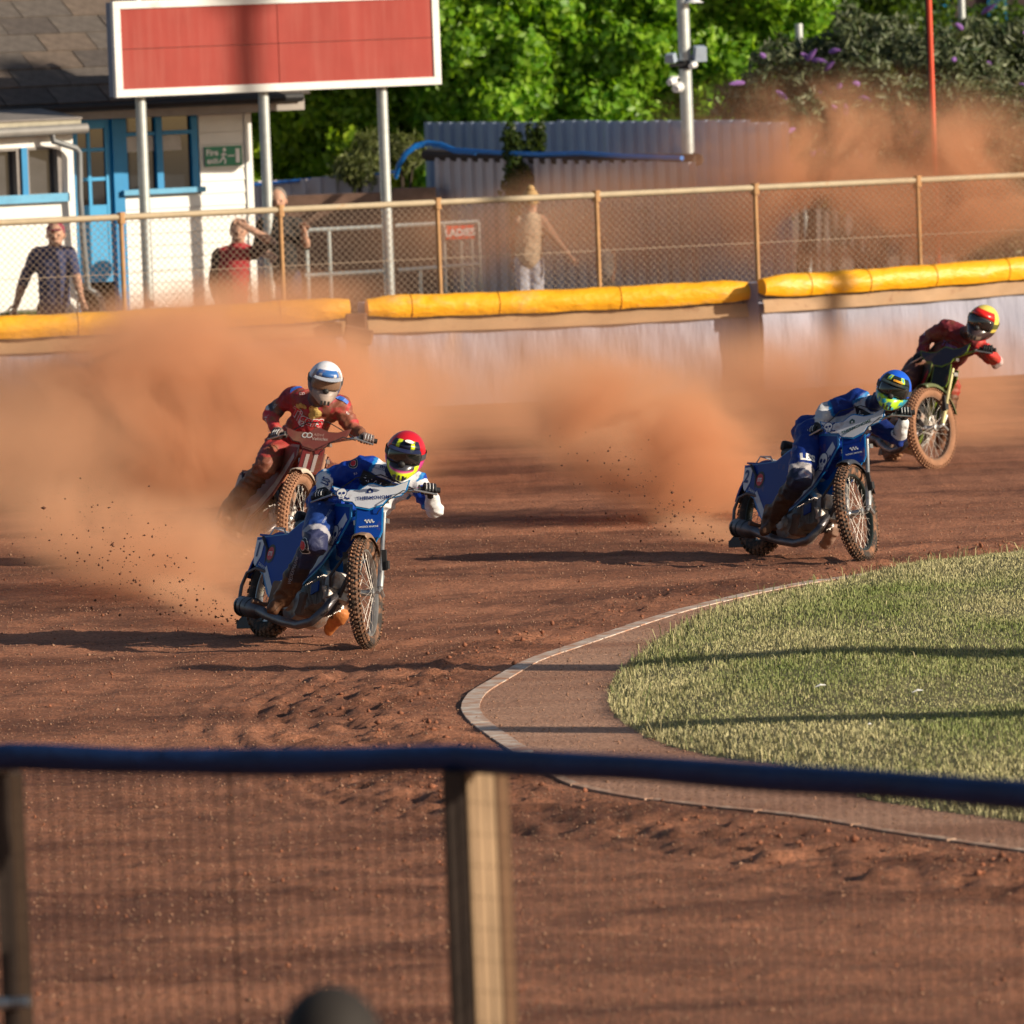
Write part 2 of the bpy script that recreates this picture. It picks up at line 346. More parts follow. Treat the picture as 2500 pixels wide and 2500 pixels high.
# infield
def field_z(X, Y):
    d = pdist(X, Y, GP); return .002 + .10 * (1 - np.exp(-d / .6)) + np.clip(.12 - d, 0, 1) * (vnoise(X * 7, Y * 5, 15) - .6) * .1 + (vnoise(X * 1.1, Y * .8, 9) - .5) * .06 * np.clip(d, 0, 1)
M_soil = mat('infield_soil', (.15, .13, .06), .95, var=.5, ns=3, bump=.01, bs=25)
struct(grid('infield', np.concatenate([np.arange(.1, 3.2, .035), np.arange(3.2, 9, .1)]), np.arange(33, 54.5, .07), field_z, M_soil, keep=lambda x, y: inside(x, y, GPoly)))
def grass(name, x, y, h, wd, col, m, lean=.35):
    n = len(x); z = field_z(x, y); a = rng.uniform(0, 6.28, n); l = rng.uniform(0, lean, n) * h; la = rng.uniform(0, 6.28, n)
    dx, dy = np.cos(a) * wd / 2, np.sin(a) * wd / 2; lx, ly = np.cos(la) * l, np.sin(la) * l
    V = np.stack([np.stack([x - dx, y - dy, z - .01], 1), np.stack([x + dx, y + dy, z - .01], 1),
                  np.stack([x + dx * .7 + lx * .4, y + dy * .7 + ly * .4, z + h * .6], 1), np.stack([x - dx * .7 + lx * .4, y - dy * .7 + ly * .4, z + h * .6], 1), np.stack([x + lx * 1.2, y + ly * 1.2, z + h * (1 - .3 * lean)], 1)], 1).reshape(-1, 3)
    b5 = np.arange(n)[:, None] * 5; T = np.concatenate([b5 + [0, 1, 2], b5 + [0, 2, 3], b5 + [3, 2, 4]], 0)
    o = raw(name, V, T, m); ca = o.data.color_attributes.new('Col', 'FLOAT_COLOR', 'POINT')
    c = np.concatenate([np.repeat(col, 5, 0), np.ones((n * 5, 1))], 1).astype(np.float32); ca.data.foreach_set('color', c.ravel())
    return o
M_grass = mat('grass_blades', (1, 1, 1), .6, vc=True, var=.1, spec=.2)
def cols(n, a, b2, t, jit=.32):
    a, b2 = np.array(a), np.array(b2); return (a + (b2 - a) * t[:, None]) * rng.uniform(1 - jit, 1 + jit, (n, 1))
N = 460000; x = rng.uniform(.2, 6.9, N); y = rng.uniform(33, 54, N); k = inside(x, y, GPoly) & (x < y * .073 + 1.2); x, y = x[k], y[k]; d = pdist(x, y, GP); n = len(x)
dry = np.clip(.68 + 1.3 * (vnoise(x * 1.3, y * .5, 21) - .5) + .35 * (vnoise(x * 6, y * 4, 22) - .5) + .5 * np.exp(-d / .35), 0, 1)
t = np.clip(dry + rng.normal(0, .2, n), 0, 1)
h = rng.uniform(.012, .042, n) * (.35 + .9 * vnoise(x * 2.2, y * 1.1, 23)) * (1 + .6 * np.exp(-d / .3))
o = grass('grass', x, y, h, rng.uniform(.003, .007, n), cols(n, (.17, .215, .06), (.46, .41, .22), t), M_grass, .95); o['kind'] = 'stuff'
N = 120000; x = rng.uniform(.2, 6.9, N); y = rng.uniform(33, 54, N); k = inside(x, y, GPoly); x, y = x[k], y[k]; d = pdist(x, y, GP)
k = rng.random(len(x)) < np.exp(-d / .20) * (.45 + .9 * vnoise(x * 3, y * 1.5, 29)) + .010; x, y = x[k], y[k]; n = len(x); t = np.clip(rng.normal(.6, .3, n), 0, 1)
o = grass('tall_grass', x, y, rng.uniform(.03, .17, n) * rng.random(n) ** .7, rng.uniform(.003, .007, n), cols(n, (.12, .165, .045), (.43, .37, .20), t), M_grass, .95); o['kind'] = 'stuff'
# few pieces of litter on the grass
for (px, py, lab) in ((2240, 1690, 'white feather standing upright in the infield grass'), (2003, 1677, 'scrap of pale litter lying left of the upright feather'), (2123, 1768, 'scrap of pale litter lying nearest the blue rail')):
    p = G(px, py, .17); b = MB(); hgt = .03 if 'feather' in lab else .008
    b.tube([(-hgt, 0, 0), (0, .004, hgt * .4), (hgt, .01, hgt * .3)], [.002, .007, .003], 5, rr=.3); o = b.build('feather' if 'feather' in lab else 'litter', M_paper); o.location = p; tag(o, lab, 'feather' if 'feather' in lab else 'litter')

# ------------------------------------------------------------ air fence
AF = [W(-260, 0, 74.8), W(0, 0, 75.0), W(855, 0, 75.6), W(1826, 0, 76.6), W(2500, 0, 78.0), W(2760, 0, 78.5)]
AF = [Vector((p.x, p.y, 0)) for p in AF]
M_yel = mat('yellow_vinyl', (.85, .40, .012), .45, var=.10, ns=2.5, bump=.03, bs=5, dirt=.42, dcol=(.58, .33, .10), dsc=2.5, stretch=(1, 1, 2))
M_tan = mat('sand_vinyl', (.36, .225, .125), .7, var=.15, ns=3, dirt=.3)
M_lil = mat('lilac_vinyl', (.26, .26, .34), .6, var=.2, ns=2, bump=.05, bs=2.6, dirt=.3, dcol=(.42, .27, .20), dsc=.9, stretch=(2, 1, .4))
M_seam = mat('seam_yellow', (.72, .34, .015), .7)
def af_seg(A, B, label, top0=1.08, top1=1.08):
    L = (B - A).length; u = (B - A).normalized(); n = Vector((u.y, -u.x, 0)); n = n if n.y < 0 else -n
    ro = thing('air_fence', label, 'air fence', A, group='inflatable air fence sections')
    ns = max(8, int(L / .09))
    def pt(s, out, z):
        return u * s + n * out + Vector((0, 0, z))
    def pro(s):
        w_ = (vnoise(np.array([s * 2.3 + A.x * 7]), np.array([1.5]), 31)[0] - .5); return w_
    rings = {'roll': [], 'apron': [], 'face': []}
    for i in range(ns + 1):
        s = L * i / ns; w1 = pro(s); top = top0 + (top1 - top0) * i / ns; sag = -.02 * math.sin(math.pi * i / ns)
        e = 1 - .25 * max(0, 1 - min(i, ns - i) / 2.5)
        c = []
        for a in range(11):
            t = math.pi * (1.15 - 1.42 * a / 10); r = (.130 + .008 * w1 + .0025 * math.sin(s * 31 + a * .7) + .004 * math.sin(s * 9 + a)) * e
            c.append(pt(s, .16 + math.cos(math.pi - t) * r * -1 if False else .14 + r * math.cos(t), top - .13 + sag + r * math.sin(t) * 1.02))
        rings['roll'].append(c)
        z1 = top - .25; c = []
        for a in range(4): c.append(pt(s, .16 + .012 * math.sin(s * 9 + a) + .02 * a / 3, z1 + sag - .045 * a))
        rings['apron'].append(c)
        c = []; z2 = top - .33
        for a in range(13):
            zz = z2 * (1 - a / 12); f = math.sin(math.pi * a / 12)
            fold = .05 * f * (vnoise(np.array([s * 2.0]), np.array([a * .15]), 33)[0] - .5) + .008 * f * math.sin(s * 11 + 2 * math.sin(a * .5)) + .03 * f
            c.append(pt(s, .12 + fold, zz + .0))
        rings['face'].append(c)
    for k2, nm, m in (('roll', 'top_roll', M_yel), ('apron', 'apron', M_tan), ('face', 'cushion_face', M_lil)):
        R = rings[k2]; q = len(R[0]); b = MB()
        b.add([v for c in R for v in c], [(i * q + j, i * q + j + 1, (i + 1) * q + j + 1, (i + 1) * q + j) for i in range(len(R) - 1) for j in range(q - 1)])
        if k2 == 'roll': b.f += [tuple(range(q)), tuple(reversed(range((len(R) - 1) * q, len(R) * q)))]; b.mi += [0, 0]
        b.build(nm, m, ro, smooth=True)
    s_ = .55
    while s_ < L - .2:
        sm = MB(); q = min(ns, int(s_ / L * ns)); c = [v + (v - rings['roll'][q][5]).normalized() * .0 + Vector((0, 0, .002)) + n * .004 for v in rings['roll'][q]]; sm.tube(c, .0045, 5); s_ += .7 + .6 * random.random(); sm.build('seam', M_seam, ro)
    b = MB(); Mx = frame(A * 0, u, (0, 0, 1)); b.box(u * (L / 2) - n * .12 + Vector((0, 0, top0 * .5 - .02)), (L, .9 * top0, .38), Mx.to_3x3()); b.build('cushion_back', M_lil, ro)
    return ro
def lerp_af(px, dd): p = W(px, 700, dd); return Vector((p.x, p.y, 0))
g1 = AF[2]; 
af_seg(AF[0], lerp_af(845, 75.6), 'left air fence section under the chain-link fence and half hidden by dust', 1.13, 1.17)
af_seg(lerp_af(886, 75.6), lerp_af(1818, 76.5), 'middle air fence section with a yellow roll on top between the two gaps', 1.17, 1.16)
af_seg(lerp_af(1842, 76.2), AF[5], 'right air fence section behind the rider in the yellow helmet', 1.20, 1.28)
M_strap = mat('brown_strap', (.16, .08, .05), .8)
for px, dd, lab in ((866, 75.25, 'brown padded post in the gap between the left and middle air fence sections'), (1830, 76.7, 'brown padded post in the gap between the middle and right air fence sections')):
    p = lerp_af(px, dd); b = MB(); b.box((0, 0, .5), (.22, .12, 1.0)); b.box((.02, -.08, .78), (.30, .05, .16), Matrix.Rotation(.25, 3, 'Y')); o = b.build('padded_post', M_strap, bevel=.02); o.location = p; tag(o, lab, 'post')

# ------------------------------------------------------------ chain link fence
M_rail = mat('cream_tube', (.46, .37, .25), .55, var=.12, ns=6, dirt=.3, dcol=(.4, .22, .1))
M_post = mat('orange_rust_post', (.42, .23, .10), .7, var=.2, ns=9)
M_wire = mat('galvanised_wire', (.36, .27, .2), .6, .3)
A = W(-80, 0, 76.2); B = W(2600, 0, 80.3); A.z = B.z = 0; L = (B - A).length; u = (B - A).normalized()
cl = thing('chain_link_fence', 'long chain-link spectator fence with cream top rail behind the air fence', 'fence', A)
b = MB(); b.tube([Vector((0, 0, 2.04)), u * L + Vector((0, 0, 2.04))], .034, 10); b.build('top_rail', M_rail, cl, smooth=True)
for px in (-60, 298, 687, 1071, 1460, 1848, 2245):
    # intersect with fence line
    r = ray(px, 600); t = ((A.x) * u.y - (A.y) * u.x) / (r.x * u.y - r.y * u.x); q = CC + r * t; s = (Vector((q.x, q.y, 0)) - A).dot(u)
    b = MB(); b.tube([u * s, u * s + Vector((0, 0, 2.0))], .024, 8); b.tube([u * s + Vector((0, 0, 1.97)), u * s + Vector((0, 0, 2.09))], .045, 8); b.build('fence_post', M_post, cl, smooth=True)
def wire_mesh(name, A0, u, L, z0, z1, p, r, m, parent, diamond=True):
    V = []; F = []; H = z1 - z0; n = Vector((u.y, -u.x, 0))
    def seg(s0, za, s1, zb, off):
        k = len(V); d = (Vector((0, 0, 1)) * (s1 - s0) - u * (zb - za)); d = d.normalized() * r if d.length else u * r
        for s, z in ((s0, za), (s1, zb)):
            c = u * s + Vector((0, 0, z)) + n * off
            V.extend([c + d, c - d * .5 + n * r * .87, c - d * .5 - n * r * .87])
        for i in range(3): F.append((k + i, k + (i + 1) % 3, k + 3 + (i + 1) % 3, k + 3 + i))
    if diamond:
        i = -int(H / p) - 1
        while i * p < L:
            s0 = i * p
            for sg in (1, -1):
                a = s0 if sg > 0 else s0 + H; c = s0 + H if sg > 0 else s0; za, zb = z0, z1
                lo, hi = min(a, c), max(a, c)
                if hi <= 0 or lo >= L: continue
                def zc(s): return za + (s - a) / (c - a) * (zb - za)
                a2 = min(max(a, 0), L); c2 = min(max(c, 0), L)
                seg(a2, zc(a2), c2, zc(c2), .003 * sg)
            i += 1
    else:
        for i in range(int(L / p) + 1): seg(i * p, z0, i * p, z1, 0)
        r0 = r; r = r * .45
        for i in range(int(H / p / 2) + 1): seg(0, z0 + i * p * 2, L, z0 + i * p * 2, r0 * 2)
    o = raw(name, [tuple(v) for v in V], F, m, parent); o['kind'] = 'stuff'; return o
wire_mesh('wire_mesh', A, u, L, .25, 2.02, .075, .0028, M_wire, cl)
b = MB(); 
for zz in (1.45, .9): b.tube([Vector((0, .004, zz)), u * L + Vector((0, .004, zz))], .004, 4)
b.build('line_wire', M_wire, cl)
# terrace behind
b = MB(); b.add([(-25, 76.6, .0), (25, 79.5, .0), (25, 200, .0), (-25, 200, .0)], [(0, 1, 2, 3)]); struct(b.build('terrace', M_tar))

# ------------------------------------------------------------ billboard
ang = R_(24); p0 = W(281, 239, 78.7); PB = Plane((p0.x, p0.y, 0), ang)
u1, z0 = 0, p0.z; u2, _ = PB.hit(1075, 194); z1 = PB.hit(268, 4)[1]
bb = thing('billboard', 'blank red billboard in a white frame on three grey steel posts', 'billboard', (p0.x, p0.y, 0), M=Matrix.Translation((p0.x, p0.y, 0)) @ Matrix.Rotation(ang, 4, 'Z'))
Wd = u2; fw = .085; dp = .20
def faded_red():
    m = mat('faded_red_panel', (.31, .055, .045), .75, var=.10, ns=1.5, spec=.2)
    t = m.node_tree; L_ = t.links; b_ = t.nodes['Principled BSDF']; tc = nn(t, 'ShaderNodeTexCoord'); mp = nn(t, 'ShaderNodeMapping'); mp.inputs['Scale'].default_value = (4, 1, .35); L_.new(tc.outputs['Object'], mp.inputs[0])
    no = nn(t, 'ShaderNodeTexNoise', i_Scale=2.2, i_Detail=6.); L_.new(mp.outputs[0], no.inputs[0]); mr = nn(t, 'ShaderNodeMapRange'); mr.inputs[1].default_value = .45; mr.inputs[2].default_value = .8; mr.inputs[4].default_value = .3; L_.new(no.outputs[0], mr.inputs[0])
    mx = nn(t, 'ShaderNodeMix', data_type='RGBA'); mx.inputs[7].default_value = (.44, .17, .14, 1); src = b_.inputs['Base Color'].links[0].from_socket
    L_.new(mr.outputs[0], mx.inputs[0]); L_.new(src, mx.inputs[6]); L_.new(mx.outputs[2], b_.inputs['Base Color']); return m
M_red = faded_red()
half = Wd * .5
for k, (a, c) in enumerate(((fw, half - .004), (half + .004, Wd - fw))):
    for (za, zb) in ((z0 + fw, (z0 + z1) / 2 - .003), ((z0 + z1) / 2 + .003, z1 - fw)):
        b = MB(); b.box(((a + c) / 2, -.012, (za + zb) / 2), (c - a, .02, zb - za)); b.build('panel', M_red, bb)
b = MB(); b.box((Wd / 2, dp / 2, (z0 + z1) / 2), (Wd - .02, dp - .02, z1 - z0 - .02)); b.build('backing_box', mat('grey_blue_side', (.22, .26, .34), .6), bb)
for nm, c, s in (('frame_bottom', (Wd / 2, .0, z0 + fw / 2), (Wd, .08, fw)), ('frame_top', (Wd / 2, .0, z1 - fw / 2), (Wd, .08, fw)), ('frame_side', (fw / 2, .0, (z0 + z1) / 2), (fw, .08, z1 - z0 - 2 * fw)), ('frame_side', (Wd - fw / 2, .0, (z0 + z1) / 2), (fw, .08, z1 - z0 - 2 * fw))):
    b = MB(); b.box(c, s); b.build(nm, M_white, bb, bevel=.006)
for px in (353, 654, 944):
    uu, zz = PB.hit(px, 250); b = MB(); b.tube([(uu, .12, 0), (uu, .12, z0 + (z1 - z0) * (1.02 if px == 353 else .9))], .058, 16); b.build('post', M_galv, bb, smooth=True)
    b = MB(); b.tube([(uu, .12, z1 - .02), (uu, .12, z1 + .25)], .05, 10); b.build('post_head', M_galv, bb, smooth=True)

# ------------------------------------------------------------ club building
bang = R_(28); q0 = W(615, 560, 81.4); BP = Plane((q0.x, q0.y, 0), bang)
MBw = Matrix.Translation((q0.x, q0.y, 0)) @ Matrix.Rotation(bang, 4, 'Z')
hs = thing('clubhouse', 'white weatherboarded clubhouse with blue door and shingle roof behind the billboard', 'building', M=MBw)
def U(px, py): return BP.hit(px, py)
M_board = mat('white_weatherboard', (.74, .73, .71), .55, var=.05, ns=4, dirt=.2, dcol=(.5, .42, .35), dsc=2)
uL = -4.2
def rect(bm, a, c, z0_, z1_, y0, y1): bm.box(((a + c) / 2, (y0 + y1) / 2, (z0_ + z1_) / 2), (abs(c - a), abs(y1 - y0), abs(z1_ - z0_)))
zE = U(615, 268)[1]
d0, d1 = U(181, 400)[0], U(274, 400)[0]; dz1 = U(230, 292)[1]; dz0 = U(230, 690)[1]
w0, w1 = U(300, 400)[0], U(484, 400)[0]; wz1 = U(390, 268)[1]; wz0 = U(390, 460)[1]
# core wall blocks around the openings
b = MB(); rect(b, uL, d0 - .05, 0, zE + .1, .02, .3); rect(b, d1 + .12, w0 - .02, 0, zE + .1, .02, .3); rect(b, w1 + .02, 0, 0, zE + .1, .02, .3); rect(b, w0 - .02, w1 + .02, 0, wz0 - .02, .02, .3); rect(b, d0 - .05, d1 + .12, dz1, zE + .1, .02, .3); rect(b, w0 - .02, w1 + .02, wz1, zE + .1, .02, .3)
b.build('wall', M_board, hs)
b = MB(); rect(b, uL, 0, 0, zE, 1.2, 1.3); rect(b, uL + .1, -.1, 0, .02, .3, 1.2); b.build('inner_room', mat('dark_room', (.05, .05, .05), .9), hs)
b = MB(); rect(b, -.10, 0.0, 0, zE, .3, 4); b.build('gable_wall', M_board, hs)
z = .0; bh = .135
while z < zE:
    zt = min(z + bh, zE)
    for (a, c) in (((d1 + .12, w0 - .02), (w0 - .02, w1 + .02), (w1 + .02, .0)) if zt < wz0 else ((d1 + .12, w0 - .02), (w1 + .02, .0))):
        b = MB(); x0, x1 = a, c
        b.add([(x0, -.012, z), (x1, -.012, z), (x1, .0, zt - .006), (x0, .0, zt - .006), (x0, .02, z), (x1, .02, z), (x1, .02, zt - .006), (x0, .02, zt - .006)], [(0, 1, 2, 3), (0, 4, 5, 1), (3, 2, 6, 7), (0, 3, 7, 4), (1, 5, 6, 2)])
        b.build('board', M_board, hs)
    z += bh
# corner trim
b = MB(); rect(b, -.05, .03, 0, zE, -.03, .0); b.build('corner_trim', M_white, hs)
# door
dr = MB(); rect(dr, d0, d1, dz0, dz1, .06, .10)
hd = (U(230, 501)[1])
door = MB(); st = .045
rect(door, d0, d0 + .06, dz0, dz1, .02, .07); rect(door, d1 - .07, d1, dz0, dz1, .02, .07); rect(door, d0 + .06, d1 - .07, dz1 - .1, dz1, .02, .07); rect(door, d0 + .06, d1 - .07, dz0, hd, .025, .065)
mu = (U(222, 420)[0]); rect(door, mu - .02, mu + .02, hd, dz1 - .1, .03, .065)
z1d, z2d = U(222, 366)[1], U(222, 438)[1]
for zz in (z1d, z2d): rect(door, d0 + .06, mu - .02, zz - .02, zz + .02, .031, .064); rect(door, mu + .02, d1 - .07, zz - .02, zz + .02, .031, .064)
dob = door.build('door', mat('light_blue_paint', (.03, .30, .58), .45, var=.06), hs, bevel=.003)
for (a, c) in ((d0 + .06, mu - .02), (mu + .02, d1 - .07)):
    for (za, zb) in ((hd, z2d - .02), (z2d + .02, z1d - .02), (z1d + .02, dz1 - .1)):
        b = MB(); rect(b, a, c, za, zb, .045, .05); b.build('pane', M_glass, dob)
b = MB(); a, zt = U(183, 374); c, zb = U(207, 436); rect(b, max(a, d0 + .07), c, zb, zt, .036, .040); b.build('notice', M_paper, dob)
b = MB(); rect(b, d1, d1 + .13, 0, zE - .02, -.03, .08); rect(b, d0 - .06, d0, 0, zE - .02, -.02, .08); rect(b, d0, d1, dz1, zE - .02, -.02, .08); b.build('door_frame', M_blue, hs, bevel=.004)
# window with two lights
wf = MB(); fr = .05; rect(wf, w0, w0 + fr, wz0, wz1, -.02, .08); rect(wf, w1 - fr * 1.6, w1, wz0, wz1, -.02, .08); rect(wf, w0 + fr, w1 - fr * 1.6, wz1 - .03, wz1, -.02, .08)
m0, m1 = U(381, 400)[0], U(397, 400)[0]; rect(wf, m0, m1, wz0, wz1 - .03, -.025, .075)
tz = U(440, 323)[1]; rect(wf, w0 + fr, m0, tz - .02, tz + .02, -.01, .07); rect(wf, m1, w1 - fr * 1.6, tz - .02, tz + .025, -.03, .07)
wo_ = wf.build('window_frame', M_blue, hs, bevel=.003)
b = MB(); rect(b, w0 - .04, w1 + .04, wz0 - .06, wz0, -.09, .05); b.build('sill', mat('sill_blue', (.10, .34, .55), .5), wo_, bevel=.004)
for (a, c) in ((w0 + fr, m0), (m1, w1 - fr * 1.6)):
    for (za, zb) in ((wz0, tz - .02), (tz + .025, wz1 - .03)):
        b = MB(); rect(b, a, c, za, zb, .03, .036); b.build('pane', M_glass, wo_)
    b = MB(); bz = U(440, 366)[1]; rect(b, a + .01, c - (.11 if a > m0 else .01), bz, tz - .03, .022, .028); b.build('blind', mat('cream_blind', (.5, .46, .42), .8), wo_)
# eaves + fascia + roof with shingles
b = MB(); rect(b, uL, .55, zE - .02, zE + .13, -.32, -.28); b.build('fascia', mat('grey_fascia', (.30, .27, .25), .7), hs)
b = MB(); rect(b, uL, .12, zE - .03, zE, -.28, .3); b.build('soffit', mat('soffit_grey', (.25, .24, .24), .8), hs)
b = MB(); b.tube([(uL, -.37, zE + .10), (.5, -.37, zE + .12)], .05, 8); b.build('gutter', M_dark, hs, smooth=True)
pit = R_(32); cp, sp_ = math.cos(pit), math.sin(pit)
Mr = Matrix(((1, 0, 0, 0), (0, cp, -sp_, -.36), (0, sp_, cp, zE + .14), (0, 0, 0, 1)))
b = MB(); b.box((uL / 2 + .2, 2.2, -.03), (-uL + .6, 4.4, .05)); bb_ = [Mr @ Vector(v) for v in b.v]; b.v = [tuple(v) for v in bb_]; b.build('roof', mat('roof_underlay', (.05, .045, .04), .9), hs)
shm = [mat('shingle_%s' % n_, c, .9, var=.25, ns=9, bump=.004, bs=80, dirt=.3, dcol=(.19, .135, .09), dsc=3) for n_, c in (('grey', (.105, .088, .078)), ('brown', (.13, .098, .078)), ('dark', (.08, .066, .06)))]
shd = {}
for k in range(3):
    b = MB(); b.box((0, .20, 0), (.60, .40, .020)); o = b.build('shingle', shm[k], hs); shd[k] = o.data; bpy.data.objects.remove(o)
tilt = Matrix.Rotation(-.045, 4, 'X')
for r in range(11):
    for c in range(9):
        x0 = .60 - .612 * c - (.30 if r % 2 else 0)
        if x0 < uL: continue
        o = bpy.data.objects.new('shingle', shd[random.choice((0, 0, 1, 2))]); COL.objects.link(o); o.parent = hs
        o.matrix_local = Mr @ Matrix.Translation((x0 - .30 + random.uniform(-.004, .004), r * .36, .024)) @ tilt
# annex on the left
aang = R_(28); a0 = W(184, 500, 78.9); AP = Plane((a0.x, a0.y, 0), aang)
MA = Matrix.Translation((a0.x, a0.y, 0)) @ Matrix.Rotation(aang, 4, 'Z')
an = thing('annex', 'small white flat-roofed annex with blue windows at the left edge', 'building', M=MA)
def UA(px, py): return AP.hit(px, py)
aL = -2.6; zg = UA(90, 318)[1]; wt = UA(90, 359)[1]; wb = UA(90, 474)[1]; wr = UA(150, 400)[0]
b = MB(); rect(b, aL, 0, 0, wb, 0, .25); rect(b, aL, 0, wt, zg, 0, .25); rect(b, wr, 0, wb, wt, 0, .25); b.build('wall', M_board, an)
b = MB(); rect(b, -.10, 0, 0, zg, .25, 2.6); b.build('side_wall', mat('dark_blue_board', (.02, .10, .2), .6), an)
b = MB(); rect(b, aL, -.1, wb, wt, 1.0, 1.05); rect(b, aL, -.1, wb, wb + .02, .25, 1.0); b.build('inner_room', mat('grey_room', (.20, .19, .20), .9), an)
b = MB(); rect(b, aL, .06, zg, zg + .12, -.1, 2.4); b.build('roof_edge', mat('concrete_edge', (.36, .33, .26), .9, var=.2, ns=6), an)
b = MB(); b.add([(aL, -.12, zg + .12), (.07, -.12, zg + .12), (.07, 2.4, zg + .36), (aL, 2.4, zg + .36), (aL, -.12, zg + .10), (.07, -.12, zg + .10)], [(0, 1, 2, 3), (4, 5, 1, 0)]); b.build('roof', mat('felt_roof', (.20, .18, .17), .9, var=.2, ns=5), an)
for (a, c) in ((UA(-60, 400)[0], UA(50, 400)[0]), (UA(64, 400)[0], wr)):
    b = MB(); rect(b, a, c, wb, wt, .10, .106); b.build('pane', mat('dusty_glass', (.05, .05, .055), .15, spec=.7), an)
    b = MB(); rect(b, c - .05, c, wb, wt, -.01, .12); rect(b, a, a + .03, wb, wt, -.01, .12); rect(b, a + .03, c - .05, wt - .03, wt, -.008, .12); b.build('window_frame', mat('worn_frame', (.22, .2, .19), .7), an)
b = MB(); rect(b, UA(50, 400)[0], UA(64, 400)[0], wb, wt, -.04, .10); b.build('mullion', M_blue, an)
b = MB(); rect(b, aL, wr + .05, wb - .09, wb, -.07, -.0); b.build('sill', mat('sill_blue', (.1, .34, .55)), an)
b = MB(); b.add([(UA(5, 0)[0], .14, wb), (UA(40, 0)[0], .14, wb), (UA(80, 0)[0], .14, wb + .30), (UA(28, 0)[0], .14, wb + .42)], [(0, 1, 2, 3)]); b.add([(UA(5, 0)[0], .15, wb), (UA(40, 0)[0], .15, wb), (UA(80, 0)[0], .15, wb + .30), (UA(28, 0)[0], .15, wb + .42)], [(3, 2, 1, 0)]); b.build('curtain', mat('curtain_cloth', (.42, .38, .33), .9), an)
gt_ = [(aL, -.16, zg - .03), (.1, -.16, zg - .0)]
b = MB(); b.tube(gt_, .055, 10); b.build('gutter', mat('grey_gutter', (.22, .21, .2), .5), an, smooth=True)
pts = [UA(112, 318), UA(116, 345), UA(172, 362), UA(179, 372), UA(181, 480), UA(190, 600), UA(200, 704), UA(222, 716), UA(236, 740), UA(238, 775)]
b = MB(); b.tube([(p[0], -.15, p[1]) for p in pts], .033, 10); b.build('downpipe', mat('grey_pipe', (.16, .17, .18), .4), an, smooth=True)
# ------------------------------------------------------------ signs
M_green = mat('sign_green', (.0, .20, .11), .4, var=.04)
pu, pz = U(542, 381); su, sz_ = U(587, 357)[0] - U(497, 357)[0], U(542, 357)[1] - U(542, 405)[1]
sg = thing('fire_exit_sign', 'green and white fire exit sign on the white clubhouse wall', 'sign', M=MBw @ Matrix.Translation((pu, -.03, pz)) @ Matrix.Rotation(math.pi / 2, 4, 'X'))
b = MB(); b.box((0, 0, 0), (su, sz_, .012)); b.build('sign_board', M_green, sg)
I4 = Matrix.Identity(4)
text_flat('Fire', sz_ * .33, Matrix.Translation((-su * .30, sz_ * .2, .009)), M_paper, sg, bold=.03); text_flat('exit', sz_ * .30, Matrix.Translation((-su * .30, -sz_ * .22, .009)), M_paper, sg, bold=.03)
b = MB(); Tz = Matrix.Translation((0, 0, .007))
b.prism([(su * .33, -sz_ * .36), (su * .44, -sz_ * .36), (su * .44, sz_ * .36), (su * .33, sz_ * .36)], Tz, .003)
def stroke(bm, pts, w_, M=Tz, z=.003):
    for (x0, y0), (x1, y1) in zip(pts[:-1], pts[1:]):
        l = math.hypot(x1 - x0, y1 - y0) or 1; nx, ny = -(y1 - y0) / l * w_ / 2, (x1 - x0) / l * w_ / 2
        bm.prism([(x0 - nx, y0 - ny), (x1 - nx, y1 - ny), (x1 + nx, y1 + ny), (x0 + nx, y0 + ny)], M, z)
s_ = sz_
stroke(b, [(.02 * su, .18 * s_), (-.01 * su, -.06 * s_), (.05 * su, -.2 * s_), (.03 * su, -.4 * s_)], .09 * s_); stroke(b, [(-.01 * su, -.06 * s_), (-.07 * su, -.2 * s_), (-.12 * su, -.32 * s_)], .09 * s_)
stroke(b, [(-.07 * su, .04 * s_), (.01 * su, .16 * s_), (.09 * su, .03 * s_)], .07 * s_); stroke(b, [(.12 * su, 0), (.3 * su, 0)], .07 * s_)
b.prism([(.03 * su + .1 * s_ * math.cos(k), .32 * s_ + .1 * s_ * math.sin(k)) for k in np.linspace(0, 6.28, 9)[:-1]], Tz, .003)
b.build('running_figure', M_paper, sg)
# railings with LADIES sign
RPn = Plane(W(960, 600, 82.5) * 1, R_(12)); RPn.o.z = 0
rl = thing('handrail', 'grey two-bar handrail carrying the red LADIES sign', 'handrail', tuple(RPn.o))
def rp(px, py, out=0): u_, z_ = RPn.hit(px, py); q = RPn.P(u_, z_, out) - RPn.o; return q
for a, c in (((748, 562), (937, 553)), ((966, 551), (1169, 541)), ((745, 673), (942, 662)), ((973, 660), (1172, 645))):
    b = MB(); b.tube([rp(*a), rp(*c)], .024, 8); b.build('rail_bar', M_galv, rl, smooth=True)
for px, py in ((803, 560), (1026, 660), (1083, 545), (1124, 560), (1150, 560), (748, 562), (1168, 543)):
    q = rp(px, py); b = MB(); b.tube([q, Vector((q.x, q.y, 0))], .02, 8); b.build('upright', M_galv, rl, smooth=True)
c = rp(1121, 567, .05) + RPn.o; sw = .32
ls = thing('ladies_sign', 'small red sign with white LADIES lettering on the handrail', 'sign', M=frame(c, RPn.u, (0, 0, 1)))
b = MB(); b.box((0, 0, 0), (sw, .155, .012)); b.build('sign_board', mat('sign_red', (.62, .05, .03), .5), ls)
text_flat('LADIES', .085, Matrix.Translation((0, 0, .009)), M_paper, ls, bold=.03)
